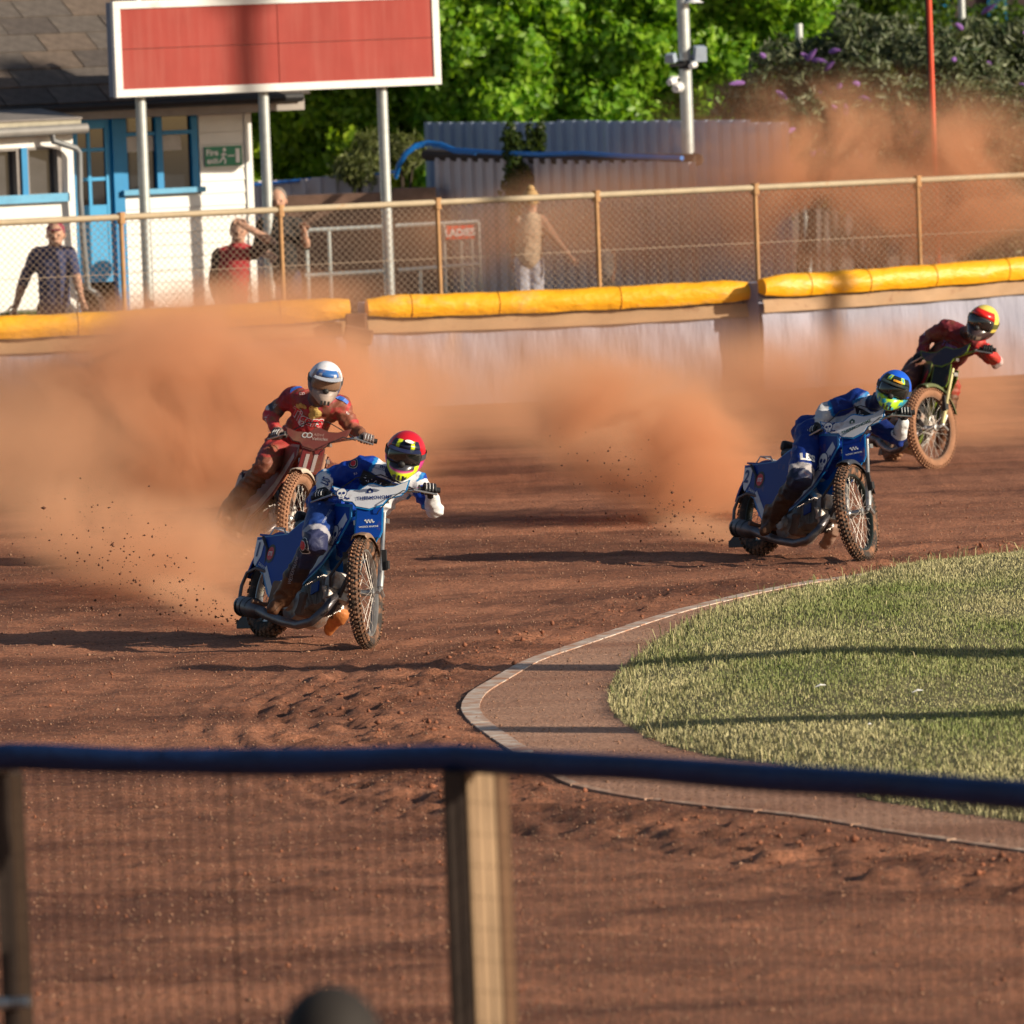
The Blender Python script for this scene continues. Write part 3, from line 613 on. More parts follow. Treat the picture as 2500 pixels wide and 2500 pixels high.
for (x0, y0, x1, lab) in ((1557, 515, 1626, 'upper short white rail behind the chain-link fence'), (1562, 619, 1626, 'lower short white rail behind the chain-link fence')):
    b = MB(); p = W(x0, y0, 83.5); q = W(x1, y0 - 2, 83.7); b.tube([Vector((0, 0, 0)), q - p], .022, 8)
    b.tube([(q - p) * .95, (q - p) * .95 + Vector((0, .4, 0)), (q - p) * .95 + Vector((0, .4, -p.z))], .02, 6)
    o = b.build('rail', M_galv, smooth=True); o.location = p; tag(o, lab, 'rail')

# ------------------------------------------------------------ corrugated fences
M_corr = mat('blue_grey_sheet', (.30, .37, .51), .55, var=.10, ns=1.5, dirt=.2, dcol=(.35, .24, .2), dsc=1.5)
M_corr2 = mat('dusty_pale_sheet', (.46, .42, .46), .6, var=.15, ns=1.2, dirt=.4, dcol=(.38, .25, .19), dsc=1.2)
def corrugated(name, label, A, B, zt0, zt1, m, pitch=.3, dep=.045, zb=0, sheet=4):
    A = Vector(A); B = Vector(B); L = (B - A).length; u = (B - A).normalized(); n = Vector((u.y, -u.x, 0))
    if n.y > 0: n = -n
    ro = thing(name, label, 'fence', (A.x, A.y, 0)); k = int(L / pitch); i = 0
    prof = ((0, 0), (.30, 0), (.38, 1), (.68, 1), (.76, 0))
    while i < k:
        j = min(i + sheet, k); pts = []
        for q in range(i, j):
            for (a, d) in prof: pts.append(((q + a) * pitch, d * dep))
        pts.append((j * pitch, 0)); off = .004 * ((i // sheet) % 2); dz = random.uniform(-.02, .02)
        b = MB(); vs = []
        for (s, d) in pts:
            zt = zt0 + (zt1 - zt0) * s / L + dz
            for (o_, z_) in ((0, zb), (0, zt), (-.003, zb), (-.003, zt)): vs.append(u * s + n * (d + off + o_) + Vector((0, 0, z_)))
        fs = []
        for q in range(len(pts) - 1):
            a = q * 4; c = a + 4; fs += [(a, c, c + 1, a + 1), (a + 2, a + 3, c + 3, c + 2), (a + 1, c + 1, c + 3, a + 3)]
        b.add(vs, fs); b.build('sheet', m, ro); i = j
    b = MB(); b.tube([-n * .04 + Vector((0, 0, zb + .3)), u * L - n * .04 + Vector((0, 0, zb + .3))], .03, 6); b.build('back_rail', M_dark, ro)
    return ro
def gx(px, py, d): p = W(px, py, d); return (p.x, p.y, 0)
def zat(px, py, d): return W(px, py, d).z
corrugated('corrugated_fence', 'tall blue-grey corrugated metal fence in front of the green hedge', gx(1035, 298, 92), gx(1950, 300, 83.5), zat(1035, 298, 92), zat(1950, 296, 83.5), M_corr)
corrugated('corrugated_fence', 'low pale corrugated fence between the clubhouse and the corner post', gx(610, 440, 90), gx(960, 426, 89), zat(610, 443, 90), zat(960, 428, 89), M_corr2, pitch=.22)
corrugated('corrugated_fence', 'dusty lower corrugated fence below the blue hose', gx(1060, 385, 87.8), gx(1700, 385, 82.6), zat(1060, 382, 87.8), zat(1700, 392, 82.6), M_corr2, pitch=.26)
b = MB(); a = Vector(gx(1040, 385, 88.0)); c = Vector(gx(1705, 385, 82.7)); za, zc = zat(1040, 378, 88), zat(1705, 390, 82.7)
b.tube([(a.x, a.y, za), ((a.x + c.x) / 2, (a.y + c.y) / 2, (za + zc) / 2 - .03), (c.x, c.y, zc)], .07, 8); o = b.build('capping_beam', mat('dark_timber', (.05, .035, .03), .9)); tag(o, 'dark timber beam along the top of the dusty lower corrugated fence', 'beam')
hp = [(966, 430, 87.5), (975, 400, 87.4), (992, 372, 87.3), (1015, 355, 87.3), (1045, 348, 87.3), (1075, 352, 87.2), (1110, 366, 87), (1160, 369, 86.7), (1240, 374, 86), (1320, 377, 85.3), (1420, 374, 84.5), (1520, 381, 83.7), (1665, 386, 82.5)]
b = MB(); b.tube([W(*p) for p in hp], .028, 8); b.tube([W(p[0], p[1] + 5, p[2]) for p in hp[:8]], .02, 6); o = b.build('hose', mat('hose_blue', (.01, .16, .55), .4), smooth=True); tag(o, 'blue hose running over the dusty lower corrugated fence', 'hose')
b = MB(); b.tube([W(612, 452, 89.7), W(760, 438, 89.6), W(965, 420, 89)], .022, 6); o = b.build('cable', mat('cable_blue', (.03, .15, .5), .5), smooth=True); tag(o, 'thin blue cable along the low pale corrugated fence', 'cable')
b = MB(); pp = [gx(700, 520, 87.8), gx(960, 500, 87.6), gx(1065, 490, 87.2)]
for (a, c, z_) in ((pp[0], pp[1], zat(700, 478, 87.8)), (pp[1], pp[2], zat(960, 460, 87.6))):
    a = Vector(a); c = Vector(c); b.add([a, c, c + Vector((0, 0, z_)), a + Vector((0, 0, z_)), a + Vector((0, .3, 0)), c + Vector((0, .3, 0)), c + Vector((0, .3, z_)), a + Vector((0, .3, z_))], [(0, 1, 2, 3), (3, 2, 6, 7), (5, 4, 7, 6), (0, 3, 7, 4), (1, 5, 6, 2)])
o = b.build('low_wall', mat('brown_brick_wall', (.22, .13, .095), .9, var=.2, ns=6)); tag(o, 'low brown wall behind the LADIES handrail', 'wall')

# ------------------------------------------------------------ lamp post, red pole, other poles
def pole(name, label, cat_, px0, py0, px1, py1, d, r, m, top_extra=1.5, M2=None):
    p = W(px1, py1, d); t = W(px0, py0, d); base = Vector((p.x, p.y, 0)); ro = thing(name, label, cat_, base)
    b = MB(); b.tube([(0, 0, 0), ((t.x - p.x) * .0, 0, t.z + top_extra)], [r * 1.15, r], 14); b.build('pole', m, ro, smooth=True); return ro, base
lp, lb = pole('camera_mast', 'grey steel mast with security cameras and a lamp in front of the hedge', 'mast', 1668, 0, 1678, 310, 84.5, .068, M_galv)
M_whp = mat('white_plastic', (.7, .7, .7), .35)
def lpz(py): return W(1672, py, 84.5).z
b = MB(); z_ = lpz(8); b.lathe([(.02, .09), (.05, .08), (.07, .03), (.12, .0), (.0, -.002)], Matrix.Translation((.12, -.05, z_)), 16); b.tube([(.0, -.02, z_ + .11), (.12, -.05, z_ + .11)], .02, 8); b.build('lamp', M_whp, lp, smooth=True)
for (dx, py, w_, h_, yaw) in ((.17, 132, .15, .17, .3), (-.16, 140, .12, .10, -.4)):
    z_ = lpz(py); b = MB(); b.box((dx, -.06, z_), (w_, .12, h_), Matrix.Rotation(yaw, 3, 'Z') @ Matrix.Rotation(.25, 3, 'X'), taper=.85); b.box((dx * .5, -.02, z_ - .03), (abs(dx), .03, .03)); b.build('floodlight', mat('lamp_grey', (.3, .36, .45), .4), lp, bevel=.006)
z_ = lpz(158); b = MB(); b.box((-.03, 0, z_), (.30, .16, .035)); b.lathe([(.075, .05), (.075, -.05)], Matrix.Translation((0, 0, z_)), 12); b.build('bracket', M_dark, lp)
for (dx, py, r_) in ((-.15, 196, .055), (-.085, 212, .065), (.10, 158, .045)):
    z_ = lpz(py); b = MB(); b.ell((dx, -.09, z_), (r_, r_, r_), n=12, m=8); b.tube([(dx, -.09, z_ + .02), (dx * .3, 0, z_ + .05)], .015, 6); b.tube([(dx, -.10, z_), (dx - .04, -.17, z_ - .02)], r_ * .7, 10); b.build('security_camera', M_whp, lp, smooth=True)
rp_, _ = pole('red_pole', 'thin red and black pole in front of the buddleia bush', 'pole', 2272, 0, 2280, 330, 81.5, .026, mat('red_pole_paint', (.60, .07, .03), .5, dirt=.2))
b = MB(); b.tube([(-.035, .02, 0), (-.035, .02, 5.5)], .014, 6); b.build('cable', M_dark, rp_)
pole('pale_post', 'pale grey post between the hedge and the buddleia bush', 'post', 1948, 58, 1952, 125, 92, .05, M_galv, .0)
pole('grey_pole', 'grey pole beside the blue windows at the top right', 'pole', 2346, 0, 2349, 47, 100, .045, M_galv, 1.2)
# unseen poles added beyond the right edge to cast shadows on track, grass and billboard
for (x, y, hh, r_, lab) in ((25.2, 66.3, 15, .12, 'tall unseen floodlight mast placed beyond the right edge for its shadow'), (6.7, 40.9, 3.3, .36, 'unseen post added beyond the right edge for its shadow, nearer one'), (8.5, 44.9, 2.0, .30, 'unseen post added beyond the right edge for its shadow, farther one'), (6.4, 37.1, 2.5, .34, 'unseen post added beyond the right edge for its shadow, near the fence')):
    ro = thing('mast' if hh > 5 else 'shadow_post', lab, 'post', (x, y, 0)); b = MB(); b.tube([(0, 0, 0), (0, 0, hh)], [r_, r_ if hh > 5 else .15], 12); b.build('pole', M_galv, ro, smooth=True)
    b = MB(); b.box((0, 0, hh + .02), (r_ * 6, r_ * 3, .4) if hh > 5 else (.08, .08, .04)); b.build('head', M_galv, ro)

# ------------------------------------------------------------ foliage
def leaves(name, P, Nrm, size, asp, col, m, parent=None, jit=.9):
    n = len(P); N_ = Nrm + rng.normal(0, jit, (n, 3)); N_ /= np.linalg.norm(N_, axis=1, keepdims=True)
    a = rng.normal(0, 1, (n, 3)); a -= (a * N_).sum(1, keepdims=True) * N_; a /= np.linalg.norm(a, axis=1, keepdims=True); c = np.cross(N_, a)
    s = size[:, None]; w_ = s * asp
    V = np.stack([P - a * s * .5, P + c * w_ * .5 + N_ * s * .08, P + a * s * .5, P - c * w_ * .5 + N_ * s * .08], 1).reshape(-1, 3)
    b4 = np.arange(n)[:, None] * 4; T = np.concatenate([b4 + [0, 1, 2], b4 + [0, 2, 3]], 0)
    o = raw(name, V, T, m, parent); ca = o.data.color_attributes.new('Col', 'FLOAT_COLOR', 'POINT')
    ca.data.foreach_set('color', np.concatenate([np.repeat(col, 4, 0), np.ones((n * 4, 1))], 1).astype(np.float32).ravel()); o['kind'] = 'stuff'; return o
def leafmat(name, rough=.45, tr=.42, spec=.4):
    m = mat(name, (1, 1, 1), rough, vc=True, var=.15, ns=3, spec=spec); t = m.node_tree; b_ = t.nodes['Principled BSDF']; out = t.nodes['Material Output']
    tl = nn(t, 'ShaderNodeBsdfTranslucent'); mx = nn(t, 'ShaderNodeMixShader'); mx.inputs[0].default_value = tr
    sc = nn(t, 'ShaderNodeVectorMath', operation='MULTIPLY'); sc.inputs[1].default_value = (1.6, 1.6, .6); t.links.new(b_.inputs['Base Color'].links[0].from_socket, sc.inputs[0]); t.links.new(sc.outputs[0], tl.inputs[0])
    t.links.new(b_.outputs[0], mx.inputs[1]); t.links.new(tl.outputs[0], mx.inputs[2]); t.links.new(mx.outputs[0], out.inputs[0]); return m
M_leaf = leafmat('hedge_leaves'); M_bleaf = leafmat('buddleia_leaves', .5, .2)
M_bark = mat('bark', (.05, .035, .025), .9)
def hedge(label, x0, x1, z0, z1, ybase, slope, n, seed, colA=(.10, .25, .012), colB=(.27, .43, .03), size=(.10, .17)):
    ro = thing('hedge', label, 'hedge', ((x0 + x1) / 2, ybase, 0)); off = np.array([(x0 + x1) / 2, ybase, 0])
    nc = int(n / 26); cx = rng.uniform(x0, x1, nc); cz = rng.uniform(z0, z1, nc)
    dep = vnoise(cx * .55, cz * .75, seed) * .22 + vnoise(cx * 2.6, cz * 2.8, seed + 1) ** 1.5 * 1.3 + rng.uniform(0, .35, nc)
    cy_ = ybase + (cx - x0) * slope - dep * .8 + np.clip(cz - (z1 - 1), 0, 9) ** 2 * .5
    C0 = np.stack([cx, cy_, cz], 1); r = rng.uniform(.14, .30, nc)
    dirs = rng.normal(0, 1, (nc, 26, 3)); dirs[..., 1] -= .5; dirs[..., 2] += .2; dirs /= np.linalg.norm(dirs, axis=2, keepdims=True)
    P = (C0[:, None] + dirs * r[:, None, None] * rng.uniform(.6, 1.1, (nc, 26, 1))).reshape(-1, 3); D = dirs.reshape(-1, 3)
    t = np.clip(rng.normal(.4, .3, len(P)), 0, 1); leaves('foliage', P - off, D, rng.uniform(*size, len(P)), .6, cols(len(P), colA, colB, t, .2), M_leaf, ro, .5)
    # deeper leaves of the inner mass, shade of the gaps painted as near-black green
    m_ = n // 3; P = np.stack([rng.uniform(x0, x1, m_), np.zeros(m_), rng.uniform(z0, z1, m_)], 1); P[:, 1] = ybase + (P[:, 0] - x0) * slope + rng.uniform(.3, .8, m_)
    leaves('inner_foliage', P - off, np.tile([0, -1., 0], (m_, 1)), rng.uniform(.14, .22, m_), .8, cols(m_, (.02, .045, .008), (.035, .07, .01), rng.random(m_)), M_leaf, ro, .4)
    b = MB(); 
    for k in range(7): xx = x0 + (x1 - x0) * (k + .5) / 7 - off[0]; b.tube([(xx, .5 + (xx + off[0] - x0) * slope, 0), (xx + .1, .6 + (xx + off[0] - x0) * slope, z1 * .5), (xx - .05, .7 + (xx + off[0] - x0) * slope, z1 * .9)], [.09, .06, .02], 6)
    b.build('trunk', M_bark, ro); return ro
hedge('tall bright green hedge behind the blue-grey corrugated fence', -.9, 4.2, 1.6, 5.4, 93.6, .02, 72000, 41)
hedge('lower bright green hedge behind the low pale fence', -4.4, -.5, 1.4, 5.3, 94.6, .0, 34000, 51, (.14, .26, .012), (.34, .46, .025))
def bush(name, label, blobs, n, m, colA, colB, size, asp, seed, d0, flowers=0, fcol=(.20, .09, .32)):
    base = W(blobs[0][0], 500, blobs[0][2]); ro = thing(name, label, name.replace('_', ' '), (base.x, base.y, 0)); off = np.array([base.x, base.y, 0])
    Ps, Ds = [], []
    tot = sum(bl[3] * bl[4] for bl in blobs)
    for (px, py, d, rx, rz) in blobs:
        c = np.array(W(px, py, d)); k = int(n * rx * rz / tot); dd = rng.normal(0, 1, (k, 3)); dd[:, 1] -= .4; dd /= np.linalg.norm(dd, axis=1, keepdims=True)
        rr = rng.random((k, 1)) ** .35 * (0.75 + .5 * vnoise(dd[:, 0] * 3 + px, dd[:, 2] * 3 + py, seed)[:, None])
        Ps.append(c + dd * rr * np.array([rx, min(rx, rz) * .8, rz])); Ds.append(dd)
    P = np.concatenate(Ps); D = np.concatenate(Ds); P[:, 2] = np.maximum(P[:, 2], .05)
    leaves('foliage', P - off, D, rng.uniform(*size, len(P)), asp, cols(len(P), colA, colB, np.clip(rng.normal(.4, .3, len(P)), 0, 1)), m, ro, .8)
    b = MB()
    for (px, py, d, rx, rz) in blobs:
        c = Vector(W(px, py, d)) - Vector(off)
        for k in range(3): b.tube([(c.x * .7 + random.uniform(-.2, .2), c.y * .7, 0), (c.x + random.uniform(-.2, .2) * rx, c.y, c.z * .6), c + Vector((random.uniform(-.6, .6) * rx, 0, rz * .6))], [.04, .025, .008], 5)
    b.build('stem', M_bark, ro)
    fm = mat('flower_purple', fcol, .7, var=.3, ns=20)
    good = [i for i in rng.permutation(len(P))[:6000] if D[i][1] < -.45 and np.linalg.norm(D[i])][:flowers // 3]
    for i in good:
        p = P[i] - off + D[i] * .22
        dv = Vector((random.uniform(-.7, .7), -.35, random.uniform(-.2, .8))).normalized(); p = Vector(p); l = random.uniform(.12, .26)
        b = MB(); pts = [p + dv * l * q / 5 + Vector((0, 0, -.03 * q * q / 25)) for q in range(6)]; b.tube(pts, [.014, .03, .034, .03, .02, .006], 7); b.build('flower_spike', fm, ro)
    return ro
bush('buddleia_bush', 'grey-green buddleia bush with purple flower spikes behind the red pole', [(1960, 230, 88, .8, .75), (2120, 170, 88, .9, .8), (2290, 230, 87.5, .9, .8), (2440, 200, 88, .9, .9), (1830, 262, 88.2, .5, .35), (2150, 330, 87, 1.0, .8), (2400, 350, 86.5, .9, .8), (2560, 200, 88, .7, 1.0), (1960, 330, 86.8, .45, .5)], 42000, M_bleaf, (.035, .062, .022), (.19, .21, .12), (.08, .18), .28, 61, 88, 150)
bush('tree', 'dark tree behind the buddleia at the top of the picture', [(2050, 20, 106, 1.2, .9), (2200, -30, 106, 1.1, .9), (1980, -40, 106, 1.0, .8), (2460, 90, 104, 1.2, .5)], 16000, M_leaf, (.035, .08, .012), (.12, .20, .02), (.08, .13), .6, 71, 98)
bush('weed', 'dark green weed growing over the blue hose on the corrugated fence', [(1262, 395, 86, .16, .42), (1300, 370, 86, .12, .35), (1245, 340, 86, .10, .22), (1320, 335, 86, .07, .22), (1265, 450, 85.8, .2, .3)], 2600, M_leaf, (.025, .05, .01), (.07, .10, .02), (.05, .09), .6, 81, 86)
bush('dry_shrub', 'pale spiky shrub at the foot of the hedge beside the right billboard post', [(905, 380, 89.5, .25, .3), (985, 372, 89.5, .28, .22), (880, 415, 89.2, .35, .2)], 1500, M_bleaf, (.10, .13, .03), (.28, .30, .12), (.15, .28), .09, 91, 89)
bush('dark_shrub', 'dusty dark shrub behind the fence at the far right', [(2380, 450, 84, 1.1, .9), (2500, 420, 84, .9, 1.0), (2480, 560, 83, .7, .6), (2080, 430, 85.5, .8, .4)], 15000, M_bleaf, (.06, .065, .03), (.15, .13, .07), (.06, .12), .4, 95, 84)
# yellow-tipped weed flowers
# house at the top right
hr = thing('distant_house', 'dark brick house with blue windows at the top right corner', 'building', tuple(Vector(gx(2330, 100, 118))))
b = MB(); b.box((.6, .5, 3.6), (4.2, 1, 7.2)); b.build('wall', mat('dark_brick', (.055, .035, .035), .9, var=.2, ns=8), hr)
for px in (2303, 2235, 2440):
    p = W(px, 12, 117.4) - Vector(gx(2330, 100, 118)); b = MB(); b.box((p.x, -.06, p.z), (.30, .06, 1.0)); f_ = b.build('window_frame', M_blue, hr)
    for dz in (-.25, .25): b = MB(); b.box((p.x, -.095, p.z + dz), (.22, .02, .42)); b.build('pane', mat('blue_glass', (.02, .07, .12), .1, spec=.8), f_)
# wheelie bin, bollard blocks behind the fence
p = gx(72, 700, 77.9); bn_ = thing('wheelie_bin', 'dark green bin behind the man in the navy T-shirt', 'bin', p)
b = MB(); b.box((0, 0, .5), (.5, .5, 1.0), taper=1.12); b.build('bin_body', mat('bin_green', (.03, .06, .015), .5), bn_, bevel=.02)
b = MB(); b.box((0, -.02, 1.035), (.6, .62, .06)); b.build('lid', mat('lid_green', (.07, .12, .02), .5), bn_, bevel=.02)
for k, (px, dd, hh) in enumerate(((1968, 82.5, .55), (2050, 82.6, .6), (2115, 82.7, .62))):
    p = gx(px, 700, dd); b = MB(); b.box((0, 0, hh / 2), (.3, .3, hh)); b.box((0, 0, hh + .04), (.34, .34, .08)); o = b.build('concrete_block', mat('pale_block', (.5, .38, .28), .9, var=.2, ns=5), bevel=.015); o.location = p
    tag(o, ('leftmost', 'middle', 'rightmost')[k] + ' of three pale blocks standing in the dust behind the fence', 'block', group='pale blocks behind the fence')

# ------------------------------------------------------------ foreground fence
Lp = [W(-120, 1848, 21.7), W(20, 1848, 21.6), W(560, 1862, 21.3), W(1126, 1852, 20.9), W(1700, 1885, 20.3), W(2500, 1940, 19.5), W(2750, 1962, 19.25)]
base = Vector((Lp[3].x, Lp[3].y, 0)); ff = thing('foreground_fence', 'dark welded-mesh fence with padded blue top rail in the foreground', 'fence', base)
b = MB(); Lq = [Lp[i].lerp(Lp[i + 1], q / 8) - base + Vector((0, 0, .0022 * math.sin((i * 8 + q) * .9))) for i in range(len(Lp) - 1) for q in range(8)]; b.tube(Lq, [.037 + .0015 * math.sin(q * .8) + .001 * math.sin(q * .37) for q in range(len(Lq))], 14, rr=1.15); b.build('padded_rail', mat('blue_padding', (.003, .020, .085), .55, var=.25, ns=4, bump=.02, bs=6), ff, smooth=True)
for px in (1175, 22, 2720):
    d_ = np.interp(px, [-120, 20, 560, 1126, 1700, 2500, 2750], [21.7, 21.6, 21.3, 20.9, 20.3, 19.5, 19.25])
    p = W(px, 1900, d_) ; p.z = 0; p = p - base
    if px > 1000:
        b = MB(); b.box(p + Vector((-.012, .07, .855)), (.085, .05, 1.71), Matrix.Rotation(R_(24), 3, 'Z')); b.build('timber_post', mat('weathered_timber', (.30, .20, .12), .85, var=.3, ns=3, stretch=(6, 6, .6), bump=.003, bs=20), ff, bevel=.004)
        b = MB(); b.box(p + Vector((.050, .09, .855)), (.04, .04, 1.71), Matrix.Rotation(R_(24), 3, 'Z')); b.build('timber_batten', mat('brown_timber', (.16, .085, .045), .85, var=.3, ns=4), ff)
        b = MB(); b.box(p + Vector((-.079, .04, .855)), (.06, .055, 1.71)); b.build('post_shade_strip', mat('post_shade_dark', (.035, .022, .016), .7, var=.3, ns=6), ff)  # dark strip standing in for the shaded left face of the timber post
    else:
        b = MB(); b.box(p + Vector((-.03, .08, .84)), (.045, .05, 1.70)); b.build('post_shade_strip', mat('post_shade_dark', (.035, .022, .016), .7), ff)
        b = MB(); b.box(p + Vector((.012, .13, .84)), (.035, .05, 1.66)); b.build('timber_batten', mat('dark_timber_batten', (.06, .035, .022), .85), ff)
        for zz in (1.70, 1.0): b = MB(); b.tube([p + Vector((-.08, .03, zz)), p + Vector((.03, .03, zz))], .018, 8); b.build('tie_bar', M_galv, ff)
for i in range(len(Lp) - 1):
    a, c = Lp[i] - base, Lp[i + 1] - base; a.z = c.z = 0; L = (c - a).length; u = (c - a).normalized()
    o = wire_mesh('welded_mesh', None, u, L, 0, 1.70, .045, .0024, mat('brown_wire', (.06, .035, .025), .7, .2), ff, diamond=False); o.location = a
# ============================================================ PEOPLE
def capsule(mb, a, b2, ra, rb, n=16):
    a, b2 = Vector(a), Vector(b2); d = b2 - a; L = d.length; d = d.normalized() if L > 1e-6 else Vector((0, 0, 1))
    pts, rs = [], []
    for k in range(4): t = math.pi / 2 * (1 - k / 4 * .98); pts.append(a - d * ra * math.sin(t)); rs.append(max(ra * math.cos(t), .001))
    pts.append(a); rs.append(ra)
    for k in (.33, .66): pts.append(a + d * L * k); rs.append(ra + (rb - ra) * k)
    pts.append(b2); rs.append(rb)
    for k in range(1, 5): t = math.pi / 2 * k / 4 * .98; pts.append(b2 + d * rb * math.sin(t)); rs.append(max(rb * math.cos(t), .001))
    mb.tube(pts, rs, n)
def seg_dist(P, bones):
    D = []; T = []
    for (nm, a, b2, ra, rb) in bones:
        a = np.array(a); b2 = np.array(b2); ab = b2 - a; l2 = ab @ ab + 1e-12
        t = np.clip(((P - a) @ ab) / l2, 0, 1); D.append(np.linalg.norm(P - a - t[:, None] * ab, axis=1) - (ra + (rb - ra) * t)); T.append(t)
    D = np.array(D); i = D.argmin(0); return i, np.array(T)[i, np.arange(len(P))]
def body(name, bones, colfn, m, parent, base, voxel=.012, smooth=6, wrinkle=.0075, extra=()):
    mb = MB()
    for (nm, a, b2, ra, rb) in bones: capsule(mb, a, b2, ra, rb)
    for (c, r, M) in extra: mb.ell(c, r, M, 20, 14)
    me = bpy.data.meshes.new(name); me.from_pydata(mb.v, [], mb.f); o = bpy.data.objects.new(name, me); COL.objects.link(o)
    md = o.modifiers.new('r', 'REMESH'); md.mode = 'VOXEL'; md.voxel_size = voxel
    sm = o.modifiers.new('s', 'SMOOTH'); sm.factor = .5; sm.iterations = smooth
    dg = bpy.context.evaluated_depsgraph_get(); dg.update(); ev = o.evaluated_get(dg); m2 = bpy.data.meshes.new_from_object(ev); bpy.data.objects.remove(o); bpy.data.meshes.remove(me)
    n = len(m2.vertices); P = np.empty(n * 3, np.float32); m2.vertices.foreach_get('co', P); P = P.reshape(-1, 3).astype(float); Nn = np.empty(n * 3, np.float32); m2.vertices.foreach_get('normal', Nn); Nn = Nn.reshape(-1, 3)
    bi, t = seg_dist(P, bones)
    if wrinkle:
        w_ = 1.5 * (.5 - np.abs(vnoise(P[:, 0] * 9 + P[:, 2] * 20, P[:, 2] * 9 - P[:, 0] * 14 + P[:, 1] * 8, 5) - .5) * 2) + .5 * vnoise(P[:, 0] * 30, P[:, 2] * 45, 6) - .45
        P = P + Nn * (w_ * wrinkle * 1.6)[:, None]
    C = np.ones((n, 4), np.float32); C[:, :3] = colfn(bi, t, P, Nn, [b_[0] for b_ in bones])
    bv = BVHTree.FromPolygons([tuple(p) for p in P], [tuple(p.vertices) for p in m2.polygons])
    P = P - np.array(base); m2.vertices.foreach_set('co', P.astype(np.float32).ravel())
    ca = m2.color_attributes.new('Col', 'FLOAT_COLOR', 'POINT'); ca.data.foreach_set('color', C.ravel())
    m2.materials.clear(); m2.materials.append(m); m2.polygons.foreach_set('use_smooth', [True] * len(m2.polygons)); m2.update()
    o = bpy.data.objects.new(name, m2); COL.objects.link(o); o.parent = parent; return o, bv
def drape(bv, px, py, verts, faces, ang, m, parent, base, name='print', off=.004, maxd=.12):
    r = ray(px, py).normalized(); loc, nrm, _, _ = bv.ray_cast(CC, r)
    if loc is None: return None
    # average the normal around the hit
    acc = nrm.copy()
    for dx, dy in ((6, 0), (-6, 0), (0, 6), (0, -6)):
        l2, n2, _, _ = bv.ray_cast(CC, ray(px + dx, py + dy).normalized())
        if l2 is not None and (l2 - loc).length < .06: acc += n2
    n = acc.normalized(); a = R_(ang); rt = CR * math.cos(a) + CU * math.sin(a); rt = (rt - n * rt.dot(n)).normalized(); up = n.cross(rt)
    vs = []
    for x, y in verts:
        q = loc + rt * x + up * y; h, hn, _, _ = bv.ray_cast(q + n * maxd, -n, maxd * 2.2)
        vs.append((h + n * off if h is not None else q + n * off) - Vector(base))
    b = MB(); b.add(vs, faces); return b.build(name, m, parent)
def dtext(bv, px, py, s, h, ang, m, parent, base, name='lettering', **kw):
    vs, fs = text_mesh(s, h, **kw); return drape(bv, px, py, vs, fs, ang, m, parent, base, name, off=.006)
def gridpoly(poly, st=.015):                         # polygon filled with small cells so that it drapes
    xs_ = [p[0] for p in poly]; ys_ = [p[1] for p in poly]; bm = bmesh.new(); bm.faces.new([bm.verts.new((x, y, 0)) for x, y in poly])
    for ax, lo, hi in ((0, min(xs_), max(xs_)), (1, min(ys_), max(ys_))):
        k = lo + st
        while k < hi:
            co = (k, 0, 0) if ax == 0 else (0, k, 0); no = (1, 0, 0) if ax == 0 else (0, 1, 0)
            bmesh.ops.bisect_plane(bm, geom=bm.verts[:] + bm.edges[:] + bm.faces[:], plane_co=co, plane_no=no); k += st
    bm.verts.index_update(); vs = [(v.co.x, v.co.y) for v in bm.verts]; fs = [tuple(v.index for v in f.verts) for f in bm.faces]
    bm.free(); return vs, fs
def circle(r, n=20, cx=0, cy=0): return [(cx + r * math.cos(6.2832 * k / n), cy + r * math.sin(6.2832 * k / n)) for k in range(n)]
SKULL = [[(0, .05, .5, .42)], ]
def skull_parts(h):                                   # (polygon, is_dark) pieces of a plain skull over crossed bones
    out = []
    for s in (1, -1):
        out.append(([(-.60 * h * s, -.50 * h), (-.54 * h * s, -.58 * h), (.60 * h * s, .22 * h), (.54 * h * s, .30 * h)], 1))
        out.append((circle(.09 * h, 8, -.62 * h * s, -.50 * h), 1)); out.append((circle(.09 * h, 8, .60 * h * s, .30 * h), 1))
    out.append(([(x * .47 * h, y * .46 * h + .06 * h) for x, y in circle(1, 18)], 1)); out.append(([(-.25 * h, -.55 * h), (.25 * h, -.55 * h), (.31 * h, -.1 * h), (-.31 * h, -.1 * h)], 1)); out.append(([(x * .41 * h, y * .39 * h + .06 * h) for x, y in circle(1, 18)], 0)); out.append(([(-.2 * h, -.5 * h), (.2 * h, -.5 * h), (.26 * h, -.1 * h), (-.26 * h, -.1 * h)], 0))
    out.append((circle(.13 * h, 10, -.17 * h, .02 * h), 1)); out.append((circle(.13 * h, 10, .17 * h, .02 * h), 1)); out.append(([(-.05 * h, -.2 * h), (.05 * h, -.2 * h), (0, -.08 * h)], 1))
    for k in (-.1, 0, .1): out.append(([(k * h - .012 * h, -.46 * h), (k * h + .012 * h, -.46 * h), (k * h + .012 * h, -.3 * h), (k * h - .012 * h, -.3 * h)], 1))
    return out
M_suit = mat('race_suit_cloth', (1, 1, 1), .5, vc=True, var=.10, ns=12, bump=.006, bs=28, dirt=.22, dcol=(.16, .075, .045), dsc=9, spec=.25)
M_suitd = mat('muddy_race_suit_cloth', (1, 1, 1), .6, vc=True, var=.12, ns=12, bump=.004, bs=35, dirt=.55, dcol=(.21, .09, .045), dsc=8)
M_cloth = mat('clothing', (1, 1, 1), .85, vc=True, var=.1, ns=9, bump=.004, bs=25)
